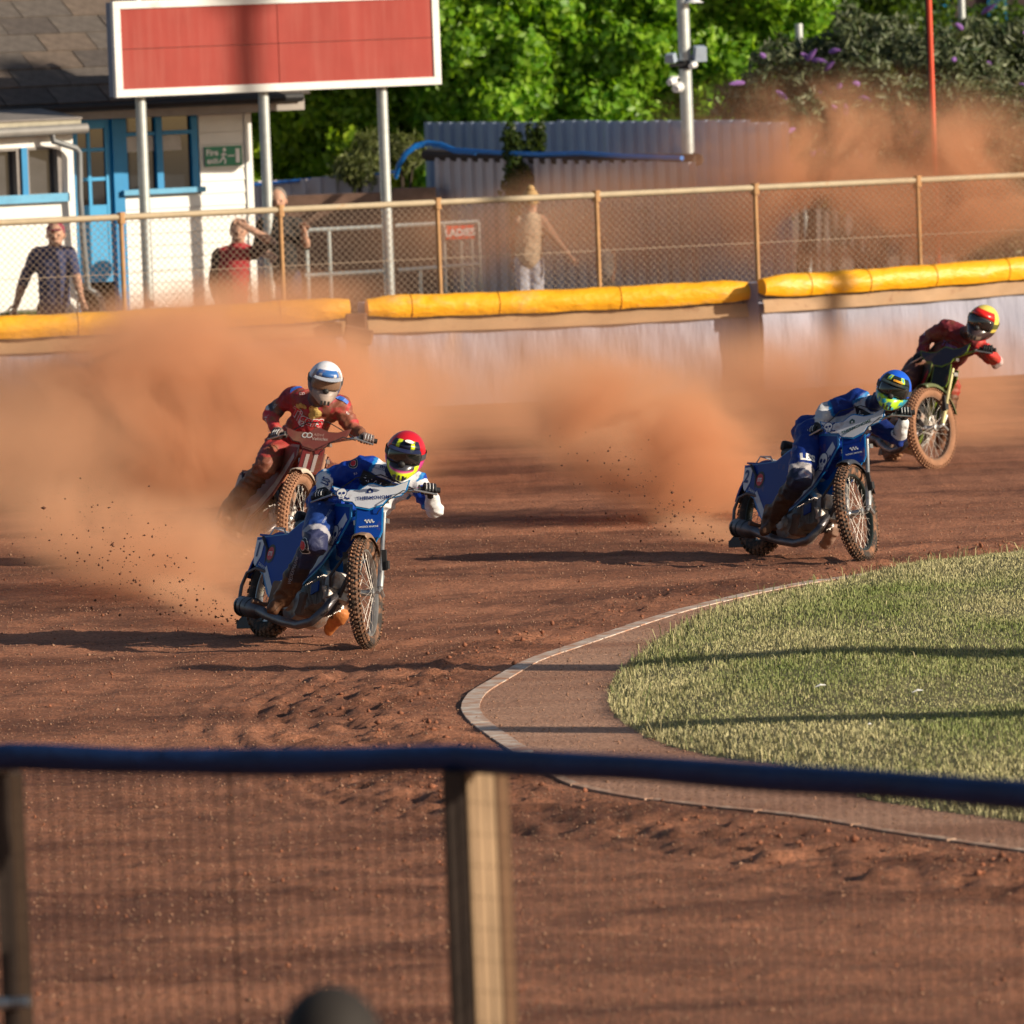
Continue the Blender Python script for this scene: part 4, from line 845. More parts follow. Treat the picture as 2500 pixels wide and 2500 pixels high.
M_helm = mat('helmet_shell', (1, 1, 1), .25, vc=True, var=.04, ns=10, dirt=.12, dcol=(.3, .15, .09), dsc=9, spec=.5)
M_helmd = mat('dusty_helmet_shell', (1, 1, 1), .45, vc=True, var=.08, ns=10, dirt=.38, dcol=(.3, .17, .11), dsc=9)
M_lens = mat('goggle_lens', (.012, .011, .012), .06, spec=.9, coat=.6)
M_lensb = mat('dusty_goggle_lens', (.20, .12, .08), .25, spec=.6)
M_black = mat('black_rubber', (.02, .02, .022), .6)
M_glove = mat('black_glove', (.018, .018, .022), .6, var=.2, ns=30)
M_glovew = mat('glove_piping', (.6, .6, .62), .6)
M_gloved = mat('dusty_glove', (.17, .12, .11), .7, var=.3, ns=30)

def helmet(parent, base, c, yaw, pitch, tilt, colfn, lens=None, shell=None, strap=(.05, .05, .06), peakcol=None, s=1.0, frame_m=None):
    a = R_(tilt); up = CU * math.cos(a) + CR * math.sin(a); sd = CR * math.cos(a) - CU * math.sin(a)   # sd = rider's left (screen right)
    f0 = -CF; y_, p_ = R_(yaw), R_(pitch)
    f = f0 * math.cos(y_) + sd * math.sin(y_); f = f * math.cos(p_) - up * math.sin(p_); up2 = (up - f * up.dot(f)).normalized(); l = up2.cross(f)
    M = Matrix(((f.x, l.x, up2.x, c[0] - base[0]), (f.y, l.y, up2.y, c[1] - base[1]), (f.z, l.z, up2.z, c[2] - base[2]), (0, 0, 0, 1))) @ Matrix.Scale(s, 4)
    n, m_ = 96, 64; az = np.linspace(-180, 180, n + 1)[:-1]; el = np.linspace(-88, 90, m_); AZ, EL = np.meshgrid(az, el)
    def surf(AZ, EL, dr=0.):
        ca, ce = np.cos(np.radians(AZ)), np.cos(np.radians(EL)); sa, se = np.sin(np.radians(AZ)), np.sin(np.radians(EL))
        d = np.stack([ca * ce, sa * ce, se], -1); r = 1 / np.sqrt((d[..., 0] / .138) ** 2 + (d[..., 1] / .120) ** 2 + (d[..., 2] / np.where(se > 0, .135, .150)) ** 2)
        g = lambda v, m0, w_: np.exp(-((v - m0) / w_) ** 2)
        r = r + .062 * g(EL, -38, 17) * g(AZ, 0, 46) + .012 * g(EL, 34, 9) * g(AZ, 0, 40)
        dent = 1 / (1 + np.exp(-(EL + 17) / 1.5)) * 1 / (1 + np.exp((EL - 24) / 1.5)) * 1 / (1 + np.exp((np.abs(AZ) - 56) / 2))
        r = r - .020 * dent + dr; P = d * r[..., None]; q_ = np.clip(-P[..., 2] / .16, 0, 1) * np.clip(P[..., 0] / .1, 0, 1); P[..., 1] *= 1 - .30 * q_; P[..., 2] = np.maximum(P[..., 2], -.165); return P
    V = surf(AZ, EL).reshape(-1, 3); i, j = np.meshgrid(np.arange(m_ - 1), np.arange(n), indexing='ij'); Fs = np.stack([i * n + j, i * n + (j + 1) % n, (i + 1) * n + (j + 1) % n, (i + 1) * n + j], -1).reshape(-1, 4)
    o = raw('helmet', V, Fs, shell or M_helm, parent, smooth=True); o.matrix_local = M
    C = np.ones((len(V), 4), np.float32); C[:, :3] = colfn(AZ.ravel(), EL.ravel()); ca = o.data.color_attributes.new('Col', 'FLOAT_COLOR', 'POINT'); ca.data.foreach_set('color', C.ravel())
    def patch(nm, a0, a1, e0, e1, dr, m, k=(20, 10), th=.004, hole=None):
        A, E = np.meshgrid(np.linspace(a0, a1, k[0]), np.linspace(e0, e1, k[1])); sh = 1 - .25 * ((A - (a0 + a1) / 2) / (a1 - a0) * 2) ** 4
        E = (E - (e0 + e1) / 2) * sh + (e0 + e1) / 2; P = surf(A, E * 0 + E, 0.)
        # smooth radial surface not following the dent
        d = P / np.linalg.norm(P, axis=-1, keepdims=True); P = d * (.1285 + dr); P[..., 0] += .006
        X, Y = np.meshgrid(np.arange(k[0] - 1), np.arange(k[1] - 1)); q = (Y * k[0] + X).ravel(); F_ = np.stack([q, q + 1, q + k[0] + 1, q + k[0]], 1)
        ob = raw(nm, P.reshape(-1, 3), F_, m, o, smooth=True); sol = ob.modifiers.new('t', 'SOLIDIFY'); sol.thickness = th; sol.offset = -1; return ob
    patch('goggles', -54, 54, -19, 25, .0, frame_m or M_black, th=.012); patch('lens', -45, 45, -12, 19, .006, lens or M_lens, th=.003)
    pb = MB(); pb.ell((.142, 0, -.035), (.014, .022, .02), n=10, m=6); pb.build('nose_guard', M_black, o, smooth=True)
    vb = MB()
    for yy in (-.025, 0, .025): vb.box((.188, yy, -.105), (.012, .014, .028))
    vb.build('chin_vent', M_black, o)
    st_ = MB(); A = np.radians(np.linspace(54, 306, 26)); st_v = []
    for a_ in A:
        for z_ in (-.008, .030):
            r = 1 / math.sqrt((math.cos(a_) / .138) ** 2 + (math.sin(a_) / .120) ** 2) + .004; st_v.append((r * math.cos(a_), r * math.sin(a_), z_))
    st_.add(st_v, [(2 * k, 2 * k + 2, 2 * k + 3, 2 * k + 1) for k in range(25)]); st_.build('goggle_strap', mat('strap_%.2f' % strap[2], strap, .7), o)
    if peakcol is not None:
        pk = MB(); vs = []
        for k in range(13):
            a_ = R_(-46 + 92 * k / 12); r = .134; e = 1 - (k - 6) ** 2 / 50
            for (dr, z_) in ((0, .062), (.038 * e + .006, .050 + .004 * e), (0, .056), (.038 * e + .006, .045 + .004 * e)): vs.append(((r + dr) * math.cos(a_) + .004, (r + dr) * math.sin(a_) * .92, z_))
        pk.add(vs, [f_ for k in range(12) for f_ in ((4 * k, 4 * k + 1, 4 * k + 5, 4 * k + 4), (4 * k + 2, 4 * k + 6, 4 * k + 7, 4 * k + 3), (4 * k + 1, 4 * k + 3, 4 * k + 7, 4 * k + 5))]); pk.build('peak', mat('peak_%.2f_%.2f' % (peakcol[0], peakcol[2]), peakcol, .4), o)
    return o, M
def helmet_bvh(o):
    M = o.parent.matrix_world @ o.matrix_local if o.parent else o.matrix_local
    M = Matrix.Translation(o.parent.location) @ o.matrix_local
    return BVHTree.FromPolygons([M @ v.co for v in o.data.vertices], [tuple(p.vertices) for p in o.data.polygons])
def glove(parent, base, grip, ax, toward, wrist, m, mw, side):
    """hand closed round a bar: grip centre, bar axis ax (thumb end -> little finger end), toward = direction the knuckles face"""
    g = Vector(grip) - Vector(base); ax = Vector(ax).normalized(); t = Vector(toward); t = (t - ax * t.dot(ax)).normalized(); up = ax.cross(t).normalized()
    if up.z < 0: up = -up
    wv = Vector(wrist) - Vector(base); b = MB()
    back = (wv - g).normalized(); pc = g + back * .032 + up * .012
    capsule(b, pc - ax * .028, pc + ax * .028, .024, .022, 10); capsule(b, pc, g + back * .085, .026, .029, 10); capsule(b, pc - ax * .02 + up * .012, pc + ax * .02 + up * .012, .021, .019, 10)
    for k, (s_, r_, ln) in enumerate(((-.031, .0105, 1.0), (-.011, .011, 1.08), (.0105, .0105, 1.0), (.031, .0092, .86))):
        pts = []
        for q, th in enumerate((120, 75, 25, -25, -75, -112)):
            th = R_(th * (ln if q > 2 else 1)); pts.append(g + ax * (s_ + .002 * q) + (t * math.cos(th) + up * math.sin(th)) * (.029 + (.004 if q in (1, 3) else 0)))
        b.tube(pts, [r_ * 1.1, r_ * 1.15, r_, r_, r_ * .92, r_ * .75], 8)
    th_ = [pc - ax * .026 - up * .008, g - ax * .046 - up * .012 + back * .014, g - ax * .044 - up * .027 + t * .008, g - ax * .030 - up * .03 + t * .02]; b.tube(th_, [.013, .0125, .0115, .008], 8)
    o = b.build('glove', m, parent, smooth=True); c = MB()
    for s_ in (-.021, .0, .021): c.tube([g + ax * s_ + (t * math.cos(R_(a)) + up * math.sin(R_(a))) * .0405 for a in (100, 60, 20, -10)], .0028, 5)
    c.build('glove_piping', mw, o); return o
def nrm_mask(N, d, lo=.3): return (N @ np.array(d)) > lo

def simple_person(label, J, cols_, d, head_r=.115, hair=(.03, .02, .015), cap=None, face_yaw=0, away=False, group=None, shorts=False, bun=False, scale=1.0):
    """standing figure from joints given as (px,py,extra depth); J: neck, chest, pelvis, head, shoulders, elbows, hands, hips"""
    P = {k: W(v[0], v[1], d + (v[2] if len(v) > 2 else 0)) for k, v in J.items()}
    base = (P['pelvis'].x, P['pelvis'].y, 0.0); ro = thing('person', label, 'person', base, group=group); k = scale
    skin = (.48, .27, .19)
    for s in 'LR':
        h = P['hip' + s]; P['foot' + s] = Vector((h.x + (.03 if s == 'L' else -.03), h.y, .07)); P['knee' + s] = Vector((h.x, h.y - .04, h.z * .52 + .04))
    bn = [('torso', P['chest'], P['pelvis'], .145 * k, .14 * k), ('torso', P['neck'] - Vector((0, 0, .10 * k)), P['chest'], .12 * k, .15 * k), ('neck', P['neck'], P['head'], .058 * k, .06 * k)]
    for s in 'LR':
        bn += [('sleeve', P['sh' + s], P['el' + s], .068 * k, .050 * k), ('forearm', P['el' + s], P['ha' + s], .046 * k, .032 * k), ('hand', P['ha' + s], P['ha' + s] + (P['ha' + s] - P['el' + s]).normalized() * .09 * k, .034 * k, .024 * k),
               ('torso', P['neck'] - Vector((0, 0, .07 * k)), P['sh' + s], .075 * k, .066 * k), ('thigh', P['hip' + s], P['knee' + s], .095 * k, .07 * k), ('shin', P['knee' + s], P['foot' + s], .065 * k, .045 * k), ('shoe', P['foot' + s], P['foot' + s] + Vector((0, -.16, -.02)), .05 * k, .04 * k)]
    top, armc, leg, shoe = cols_
    def cf(bi, t, P_, N_, names):
        C = np.zeros((len(bi), 3)); tab = {'torso': top, 'neck': skin, 'sleeve': armc, 'forearm': skin if armc != 'long' else top, 'hand': skin, 'thigh': leg, 'shin': skin if shorts else leg, 'shoe': shoe}
        for i, nm in enumerate(names):
            c = tab[nm]; c = top if isinstance(c, str) else c; C[bi == i] = c
        if armc == 'bare':
            for i, nm in enumerate(names):
                if nm in ('sleeve', 'forearm'): C[bi == i] = skin
        if shorts:
            for i, nm in enumerate(names):
                if nm == 'thigh': C[(bi == i) & (t > .55)] = skin
        return C
    body('body', bn, cf, M_cloth, ro, base, voxel=.017, smooth=5, wrinkle=.006)
    # head: skull, jaw, nose, ears, eyes, mouth
    c = P['head'] - Vector(base); r = head_r * k; yw = R_(face_yaw); fd = Vector((math.sin(yw), -math.cos(yw), 0)) * (-1 if away else 1); sd = Vector((-fd.y, fd.x, 0))
    Mh = Matrix(((fd.x, sd.x, 0, c.x), (fd.y, sd.y, 0, c.y), (0, 0, 1, c.z), (0, 0, 0, 1))); h = MB()
    h.ell((0, 0, .015), (r * .88, r * .68, r * .92), n=18, m=12); h.ell((r * .22, 0, -r * .48), (r * .55, r * .50, r * .58), n=14, m=9); h.ell((r * .90, 0, -r * .12), (r * .16, r * .11, r * .2), n=8, m=6)
    for s in (1, -1): h.ell((0, s * r * .70, -r * .1), (r * .14, r * .07, r * .22), n=8, m=6)
    h.v = [tuple(Mh @ Vector(v)) for v in h.v]; h.build('head', mat('skin', skin, .6, var=.08), ro, smooth=True)
    e = MB()
    for s in (1, -1): e.ell((r * .76, s * r * .27, 0), (.012, .016, .010), n=8, m=5)
    e.box((r * .76, 0, -r * .58), (.01, r * .38, .012)); e.v = [tuple(Mh @ Vector(v)) for v in e.v]; e.build('eyes_and_mouth', mat('dark_face_detail', (.06, .03, .025), .6), ro)
    hb = MB(); hb.ell((-r * .14, 0, r * .26), (r * .88, r * .74, r * .86), n=18, m=12)
    if bun: hb.ell((-r * .45, 0, r * 1.08), (r * .36, r * .40, r * .34), n=10, m=8)
    hb.v = [tuple(Mh @ Vector(v)) for v in hb.v]; hb.build('cap' if cap else 'hair', mat('hair_%.2f' % (cap or hair)[0], cap or hair, .8), ro, smooth=True)
    if cap: pb = MB(); pb.ell((r * .75, 0, r * .42), (r * .62, r * .55, .014), n=14, m=5); pb.v = [tuple(Mh @ Vector(v)) for v in pb.v]; pb.build('cap_peak', mat('hair_%.2f' % cap[0], cap, .8), ro, smooth=True)
    # fingers
    f = MB()
    for s in 'LR':
        a = P['ha' + s] - Vector(base); dd = (P['ha' + s] - P['el' + s]).normalized(); sdv = dd.cross(Vector((0, 1, 0))).normalized()
        for q in range(4): st = a + dd * .08 * k + sdv * (q - 1.5) * .017 * k; f.tube([st, st + dd * .045 * k, st + dd * (.07 - .008 * abs(q - 1.3)) * k + Vector((0, -.012, 0))], [.009 * k, .008 * k, .006 * k], 6)
        st = a + dd * .03 * k - sdv * .03 * k; f.tube([st, st + dd * .03 * k - sdv * .02 * k, st + dd * .06 * k - sdv * .018 * k], [.012 * k, .010 * k, .007 * k], 6)
    f.build('fingers', mat('skin', skin), ro, smooth=True)
    return ro, base
def spectators():
    simple_person('man in a navy T-shirt and maroon cap walking behind the fence by the annex', dict(head=(136, 574), neck=(133, 600), chest=(130, 648), pelvis=(134, 740), shL=(168, 618), shR=(90, 620), elL=(184, 668, -.1), elR=(56, 690, .1), haL=(198, 724, -.2), haR=(40, 742, .1), hipL=(152, 755), hipR=(115, 755)), ((.045, .055, .13), (.045, .055, .13), (.04, .04, .05), (.05, .05, .05)), 77.2, cap=(.22, .03, .06), scale=1.18)
    simple_person('dark-haired man in a red jacket shading his eyes with a raised arm', dict(head=(583, 566), neck=(580, 594), chest=(572, 650), pelvis=(570, 745), shL=(618, 618), shR=(534, 622), elL=(664, 590, -.30), elR=(520, 690, .05), haL=(604, 556, -.30), haR=(532, 745, -.1), hipL=(592, 755), hipR=(548, 755)), ((.34, .022, .03), (.05, .03, .03), (.05, .05, .06), (.05, .05, .05)), 78.2, scale=1.12)
    simple_person('bearded grey-haired man in a black top standing tallest behind the fence', dict(head=(678, 490), neck=(678, 524), chest=(684, 580), pelvis=(690, 670), shL=(722, 548), shR=(642, 548), elL=(748, 600, .0), elR=(628, 610, .05), haL=(742, 566, -.22), haR=(660, 625, -.3), hipL=(712, 680), hipR=(670, 680)), ((.022, .02, .02), (.022, .02, .02), (.04, .05, .09), (.04, .04, .04)), 79.6, hair=(.18, .15, .13), scale=1.18)
    simple_person('blonde woman with a bun walking away in a vest top and pale shorts', dict(head=(1296, 490), neck=(1296, 520), chest=(1294, 570), pelvis=(1292, 628), shL=(1322, 540), shR=(1266, 542), elL=(1352, 580, -.1), elR=(1252, 588, .05), haL=(1388, 622, -.2), haR=(1256, 632, .05), hipL=(1308, 640), hipR=(1276, 640)), ((.55, .42, .30), 'bare', (.50, .50, .58), (.3, .3, .3)), 80.9, hair=(.42, .27, .12), away=True, shorts=True, bun=True, head_r=.118, scale=1.05)
    simple_person('small fair-haired child in a pale patterned top beside the fence post', dict(head=(1472, 590), neck=(1474, 609), chest=(1480, 632), pelvis=(1482, 668), shL=(1494, 618), shR=(1462, 618), elL=(1500, 645), elR=(1458, 645), haL=(1498, 670, -.05), haR=(1460, 668, -.05), hipL=(1489, 675), hipR=(1474, 675)), ((.45, .40, .36), 'bare', (.3, .25, .2), (.2, .2, .2)), 80.9, hair=(.60, .36, .08), shorts=True, head_r=.095, scale=.62)
    # out-of-focus spectator in front of the near fence
    c = W(810, 2592, 14.0); J = {}
    s_ = 14.0 / FPX; b_ = (c.x, c.y, 0)
    def at(dx, dz, dy=0): p = c + Vector((dx, dy, dz)); q = p - CC; z = q.dot(CF); return (1250 + FPX * q.dot(CR) / z, 1250 - FPX * q.dot(CU) / z, dy)
    simple_person('blurred dark-haired spectator seen from behind at the bottom edge', dict(head=at(0, 0), neck=at(0, -.17), chest=at(0, -.42), pelvis=at(0, -.85), shL=at(.19, -.26), shR=at(-.19, -.26), elL=at(.24, -.55), elR=at(-.24, -.55), haL=at(.22, -.80, -.1), haR=at(-.22, -.80, -.1), hipL=at(.09, -.92), hipR=at(-.09, -.92)), ((.05, .05, .06), 'long', (.04, .04, .05), (.03, .03, .03)), 14.0, away=True, hair=(.016, .012, .010), head_r=.135)
spectators()
# ============================================================ SPEEDWAY MOTORCYCLES
RAKE = R_(24); WB = 1.33; RF = .345; RR = .33
M_tyre = mat('muddy_tyre_rubber', (.035, .028, .025), .85, var=.3, ns=15, dirt=.55, dcol=(.30, .14, .075), dsc=14, bump=.003, bs=40)
M_knob = mat('tread_rubber', (.06, .04, .03), .9, var=.3, ns=20, dirt=.62, dcol=(.33, .16, .09), dsc=10)
M_tyred = mat('shale_caked_tyre', (.26, .13, .075), .95, var=.2, ns=12, bump=.004, bs=40)
M_alu = mat('dusty_aluminium', (.50, .49, .48), .38, .85, var=.15, ns=15, dirt=.3, dcol=(.26, .14, .08), dsc=12)
M_eng = mat('engine_casting', (.34, .31, .29), .5, .6, var=.2, ns=10, dirt=.5, dcol=(.24, .12, .07), dsc=9, bump=.002, bs=60)
M_mudmetal = mat('brown_engine_metal', (.16, .09, .06), .7, .2, var=.3, ns=10, dirt=.4, dcol=(.26, .13, .07))
M_exh = mat('exhaust_steel', (.14, .13, .14), .42, .8, var=.25, ns=8, dirt=.35, dcol=(.2, .1, .06))
M_chr = mat('chrome_steel', (.6, .6, .62), .2, 1., var=.05, dirt=.15)
M_spoke = mat('steel_spoke', (.42, .38, .35), .55, .5)
M_seat = mat('seat_vinyl', (.015, .015, .018), .45)
M_frame = mat('frame_tube', (.05, .05, .06), .45, .5, dirt=.3)
M_prw = mat('print_white', (.72, .72, .72), .5); M_prb = mat('print_navy', (.01, .03, .16), .5); M_prk = mat('print_black', (.012, .012, .015), .5); M_prr = mat('print_red', (.55, .02, .03), .5)
def motorcycle(label, pose, col, col2, trim, plate_col, plate_trim, tyre_m=M_tyre, knob_m=M_knob, rim_m=M_alu, gloss=.35, text=None, frame_m=None, shell_dirt=.2, fork_m=None, guard_col=None):
    x0, y0, psi, phi, dl, pit = pose; psi, phi, dl, pit = map(R_, (psi, phi, dl, pit))
    h = Vector((math.sin(psi), -math.cos(psi), 0)); l0 = Vector((math.cos(psi), math.sin(psi), 0)); z = Vector((0, 0, 1))
    u = z * math.cos(phi) + l0 * math.sin(phi); l = l0 * math.cos(phi) - z * math.sin(phi)
    h2 = h * math.cos(pit) + u * math.sin(pit); u2 = u * math.cos(pit) - h * math.sin(pit)
    M = Matrix(((h2.x, l.x, u2.x, x0), (h2.y, l.y, u2.y, y0), (h2.z, l.z, u2.z, 0), (0, 0, 0, 1)))
    ro = thing('speedway_motorcycle', label, 'motorcycle', M=M, group='racing speedway motorcycles')
    A0 = Vector((WB - .06, 0, RF)); ax = Vector((-math.sin(RAKE), 0, math.cos(RAKE)))
    S = Matrix.Translation(A0) @ Matrix.Rotation(-dl, 4, ax) @ Matrix.Translation(-A0)
    k = '%s%.2f%.2f' % ('', col[0], col[2])
    mc = mat('bodywork_' + k, col, gloss, var=.06, ns=6, dirt=shell_dirt, dcol=(.2, .09, .05), dsc=7, spec=.15); m2 = mat('bodywork2_%.2f%.2f' % (col2[0], col2[2]), col2, gloss, var=.05, dirt=shell_dirt + .08, dcol=(.3, .18, .12), dsc=9)
    mt = mat('trim_%.2f%.2f' % (trim[0], trim[2]), trim, .35); mp = mat('plate_%.2f%.2f' % (plate_col[0], plate_col[2]), plate_col, .45, var=.06, dirt=shell_dirt + .05, dcol=(.22, .11, .07), dsc=6)
    mpt = mat('trim_%.2f%.2f' % (plate_trim[0], plate_trim[2]), plate_trim, .35); fm = frame_m or M_frame
    Wr = Matrix.Translation((0, 0, RR)) @ Matrix.Rotation(math.pi / 2, 4, 'X'); Wf = S @ Matrix.Translation((WB, 0, RF)) @ Matrix.Rotation(math.pi / 2, 4, 'X')
    def wheel(nm, Mw, R, sec, nk, rows):
        Mi = Matrix.Identity(4); b = MB(); ri = R - sec * 1.75
        b.lathe([(ri - .012, -sec * .5), (ri + .006, -sec * .55), (ri + .006, sec * .55), (ri - .012, sec * .5), (ri - .018, 0)], Mw, 48, closed=True)
        hub = b.build(nm, rim_m, ro, smooth=True)
        b = MB(); prof = [(R - sec + sec * math.cos(t) * 1.0, sec * .95 * math.sin(t)) for t in np.linspace(-2.5, 2.5, 13)]; b.lathe(prof, Mw, 64, closed=True); b.build('tyre', tyre_m, hub, smooth=True)
        kb = MB()
        for q in range(nk):
            a = 2 * math.pi * q / nk
            for (t, sz, ph) in rows:
                aa = a + ph * 2 * math.pi / nk; rr_ = R - sec + (sec + .004) * math.cos(t); zz = sec * .98 * math.sin(t)
                Mk = Mw @ Matrix.Rotation(aa, 4, 'Z') @ Matrix.Translation((rr_, 0, zz)) @ Matrix.Rotation(-t, 4, 'Y')
                kb.add([Mk @ Vector((px_, py_, pz_)) for px_ in (-.002, .009) for py_ in (-sz[0] / 2, sz[0] / 2) for pz_ in (-sz[1] / 2, sz[1] / 2)], [(4, 6, 7, 5), (0, 1, 5, 4), (2, 6, 7, 3), (0, 4, 6, 2), (1, 3, 7, 5)])
        o = kb.build('tread_knobs', knob_m, hub); o['kind'] = 'stuff'
        b = MB(); b.lathe([(.012, -.06), (.03, -.055), (.03, -.04), (.02, -.03), (.02, .03), (.03, .04), (.03, .055), (.012, .06)], Mw, 16); b.build('hub', M_alu, hub, smooth=True)
        b = MB()
        for q in range(36):
            a = 2 * math.pi * q / 36; sgn = 1 if q % 2 else -1; a2 = a + (.75 if (q // 2) % 2 else -.75)
            b.tube([Mw @ Vector((.028 * math.cos(a2), .028 * math.sin(a2), sgn * .045)), Mw @ Vector(((ri - .012) * math.cos(a), (ri - .012) * math.sin(a), 0))], .0016, 4, cap=False)
        o = b.build('spokes', M_spoke, hub); return hub
    wheel('rear_wheel', Wr, RR, .052, 38, [(-1.0, (.026, .018), 0), (-.45, (.022, .020), .5), (0.05, (.024, .020), 0), (.5, (.022, .020), .5), (1.0, (.026, .018), 0)])
    wheel('front_wheel', Wf, RF, .040, 66, [(-1.1, (.015, .012), 0), (-.6, (.014, .013), .5), (0, (.014, .015), 0), (.6, (.014, .013), .5), (1.1, (.015, .012), 0)])
    s = lambda *v: S @ Vector(v)
    ffm = fork_m or M_alu
    # front end
    for sg in (-1, 1):
        b = MB(); p = lambda d, off=0: s(*(Vector((WB - .055 + off, sg * .085, RF + .05)) + ax * d)); b.tube([p(-.02), p(.18), p(.19), p(.50)], [.021, .021, .015, .015], 10); b.build('fork_leg', ffm, ro, smooth=True)
        b = MB(); b.tube([s(WB, sg * .08, RF), s(WB - .05, sg * .085, RF + .02), s(WB - .12, sg * .085, RF - .02)], .013, 8); b.tube([p(-.04), p(.06, -.03)], .018, 8); b.build('fork_link', M_alu, ro, smooth=True)
        b = MB(); b.box((0, 0, 0), (.02, .03, .13)); b.box((.0, .02, -.03), (.05, .015, .05)); b.v = [tuple(s(*(Vector(v) + Vector((WB - .03, sg * .125, RF + .20))))) for v in b.v]; b.build('fork_bracket', M_black, ro)
    b = MB(); b.tube([s(WB, -.09, RF), s(WB, .09, RF)], .010, 8); b.build('front_axle', M_chr, ro)
    b = MB(); hs0 = Vector((WB - .06, 0, RF)) + ax * .50; b.box((0, 0, 0), (.06, .22, .03)); b.box((-.057, 0, .128), (.05, .20, .025)); b.v = [tuple(s(*(Vector(v) + hs0))) for v in b.v]; b.build('fork_yoke', M_alu, ro)
    gc = guard_col or (.5, .42, .35)
    b = MB(); vs = []
    for q in range(15):
        a = R_(72 + 88 * q / 14); r_ = RF + .03
        for yy, dr in ((-.055, -.03), (-.04, .0), (0, .008), (.04, 0), (.055, -.03)): vs.append(s(WB + (r_ + dr) * math.cos(a) * 1.0, yy, RF + (r_ + dr) * math.sin(a)))
    b.add(vs, [(q * 5 + j, q * 5 + j + 1, q * 5 + j + 6, q * 5 + j + 5) for q in range(14) for j in range(4)]); o = b.build('front_mudguard', mat('guard_%.2f%.2f' % (gc[0], gc[2]), gc, .45, dirt=.35, dcol=(.22, .1, .06), dsc=6), ro, smooth=True); sl_ = o.modifiers.new('t', 'SOLIDIFY'); sl_.thickness = .004
    # handlebar
    cl = Vector((WB - .06, 0, RF)) + ax * .66; bar = [Vector((.90, -.41, .985)), Vector((.945, -.28, 1.0)), Vector((1.0, -.13, .965)), cl + Vector((0, -.06, 0)), cl + Vector((0, .06, 0)), Vector((1.0, .13, .965)), Vector((.945, .28, 1.0)), Vector((.90, .41, .985))]
    b = MB(); b.tube([s(*v) for v in bar], .0115, 10); hb = b.build('handlebar', M_chr if not frame_m else fm, ro, smooth=True)
    for sg, i0, i1 in ((-1, 1, 0), (1, 6, 7)):
        a, c = bar[i0], bar[i1]; dd = (c - a).normalized(); b = MB(); b.tube([s(*(c - dd * .13)), s(*(c + dd * .005))], .0185, 10); b.tube([s(*(c - dd * .135)), s(*(c - dd * .125))], .026, 10); b.build('grip', M_black, hb, smooth=True)
        b = MB(); lv = c - dd * .15; b.tube([s(*(lv)), s(*(lv + Vector((.05, 0, -.01)))), s(*(c + Vector((.065, 0, -.03))))], [.009, .007, .006], 6); b.build('lever', M_alu, hb, smooth=True)
    pf = lambda dy, dv, dn: S @ frame(cl + Vector((.075, 0, .0)) + ax * dv + Vector((math.cos(RAKE), 0, math.sin(RAKE))) * dn, (0, 1, 0), ax)
    wing = [(-.25, .115), (-.235, .06), (-.175, .0), (-.115, -.012), (-.088, -.05), (0, -.075), (.088, -.045), (.115, -.005), (.20, .015), (.235, .045), (.255, .125), (.16, .088), (.09, .088), (.02, .118), (-.01, .118), (-.07, .078), (-.16, .082)]
    b = MB(); b.prism(wing, pf(0, -.01, 0), .006); pl = b.build('handlebar_plate', mpt, ro)
    sc = [(x * .955, y * .88 + .003) for x, y in wing]; b = MB(); b.prism(sc, pf(0, -.01, .0065), .003); b.build('plate_face', mp, pl)
    low = [(-.088, -.03), (-.092, -.20), (-.075, -.245), (.075, -.245), (.092, -.20), (.088, -.03)]
    b = MB(); b.prism(low, pf(0, -.03, -.012), .006); pl2 = b.build('lower_plate', mpt, ro); b = MB(); b.prism([(x * .9, y * .985 - .002) for x, y in low], pf(0, -.03, -.0055), .003); b.build('plate_face', mc, pl2)
    b = MB(); b.tube([s(1.04, .30, .97), s(1.10, .22, .985), s(1.13, .13, .93), s(1.13, .06, .86), s(1.08, .02, .80)], .0035, 5); b.tube([s(.97, -.28, .99), s(1.0, -.10, 1.09), s(1.0, .06, 1.10), s(.97, .26, 1.0)], .004, 5); b.build('control_cable', M_black, ro)
    # frame, tank, seat
    b = MB(); hd_ = cl - ax * .12; b.tube([hd_, (.80, 0, .78), (.40, 0, .68), (.18, 0, .58), (.10, 0, .40)], .016, 8); b.tube([hd_ - ax * .08, (.95, 0, .45), (.85, 0, .20), (.45, 0, .12), (.25, 0, .2)], .016, 8)
    for sg in (-1, 1): b.tube([(.25, sg * .04, .22), (0, sg * .10, RR)], .013, 8); b.tube([(.30, sg * .05, .70), (.08, sg * .10, .52), (0, sg * .10, RR)], .012, 8); b.tube([(.0, sg * .10, RR), (-.02, sg * .13, .55), (-.1, sg * .14, .62)], .010, 8)
    b.build('frame', fm, ro, smooth=True)
    b = MB(); b.ell((.70, 0, .79), (.20, .085, .085), Matrix.Rotation(-.12, 3, 'Y'), 18, 12); b.tube([(.72, 0, .88), (.72, 0, .905)], .03, 12); b.build('fuel_tank', mc, ro, smooth=True)
    b = MB(); b.box((.32, 0, .735), (.30, .18, .07)); b.box((.19, 0, .785), (.06, .20, .08)); b.build('seat', M_seat, ro, bevel=.025)
    # rear mudguard and side panels
    b = MB(); vs = []
    for q in range(13):
        a = R_(70 + 105 * q / 12); r_ = RR + .018
        for yy, dr in ((-.085, -.05), (-.07, 0), (0, .01), (.07, 0), (.085, -.05)): vs.append(Vector(((r_ + dr) * math.cos(a), yy, RR + (r_ + dr) * math.sin(a))))
    b.add(vs, [(q * 5 + j, q * 5 + j + 1, q * 5 + j + 6, q * 5 + j + 5) for q in range(12) for j in range(4)]); o = b.build('rear_mudguard', mc, ro, smooth=True); sl_ = o.modifiers.new('t', 'SOLIDIFY'); sl_.thickness = .004
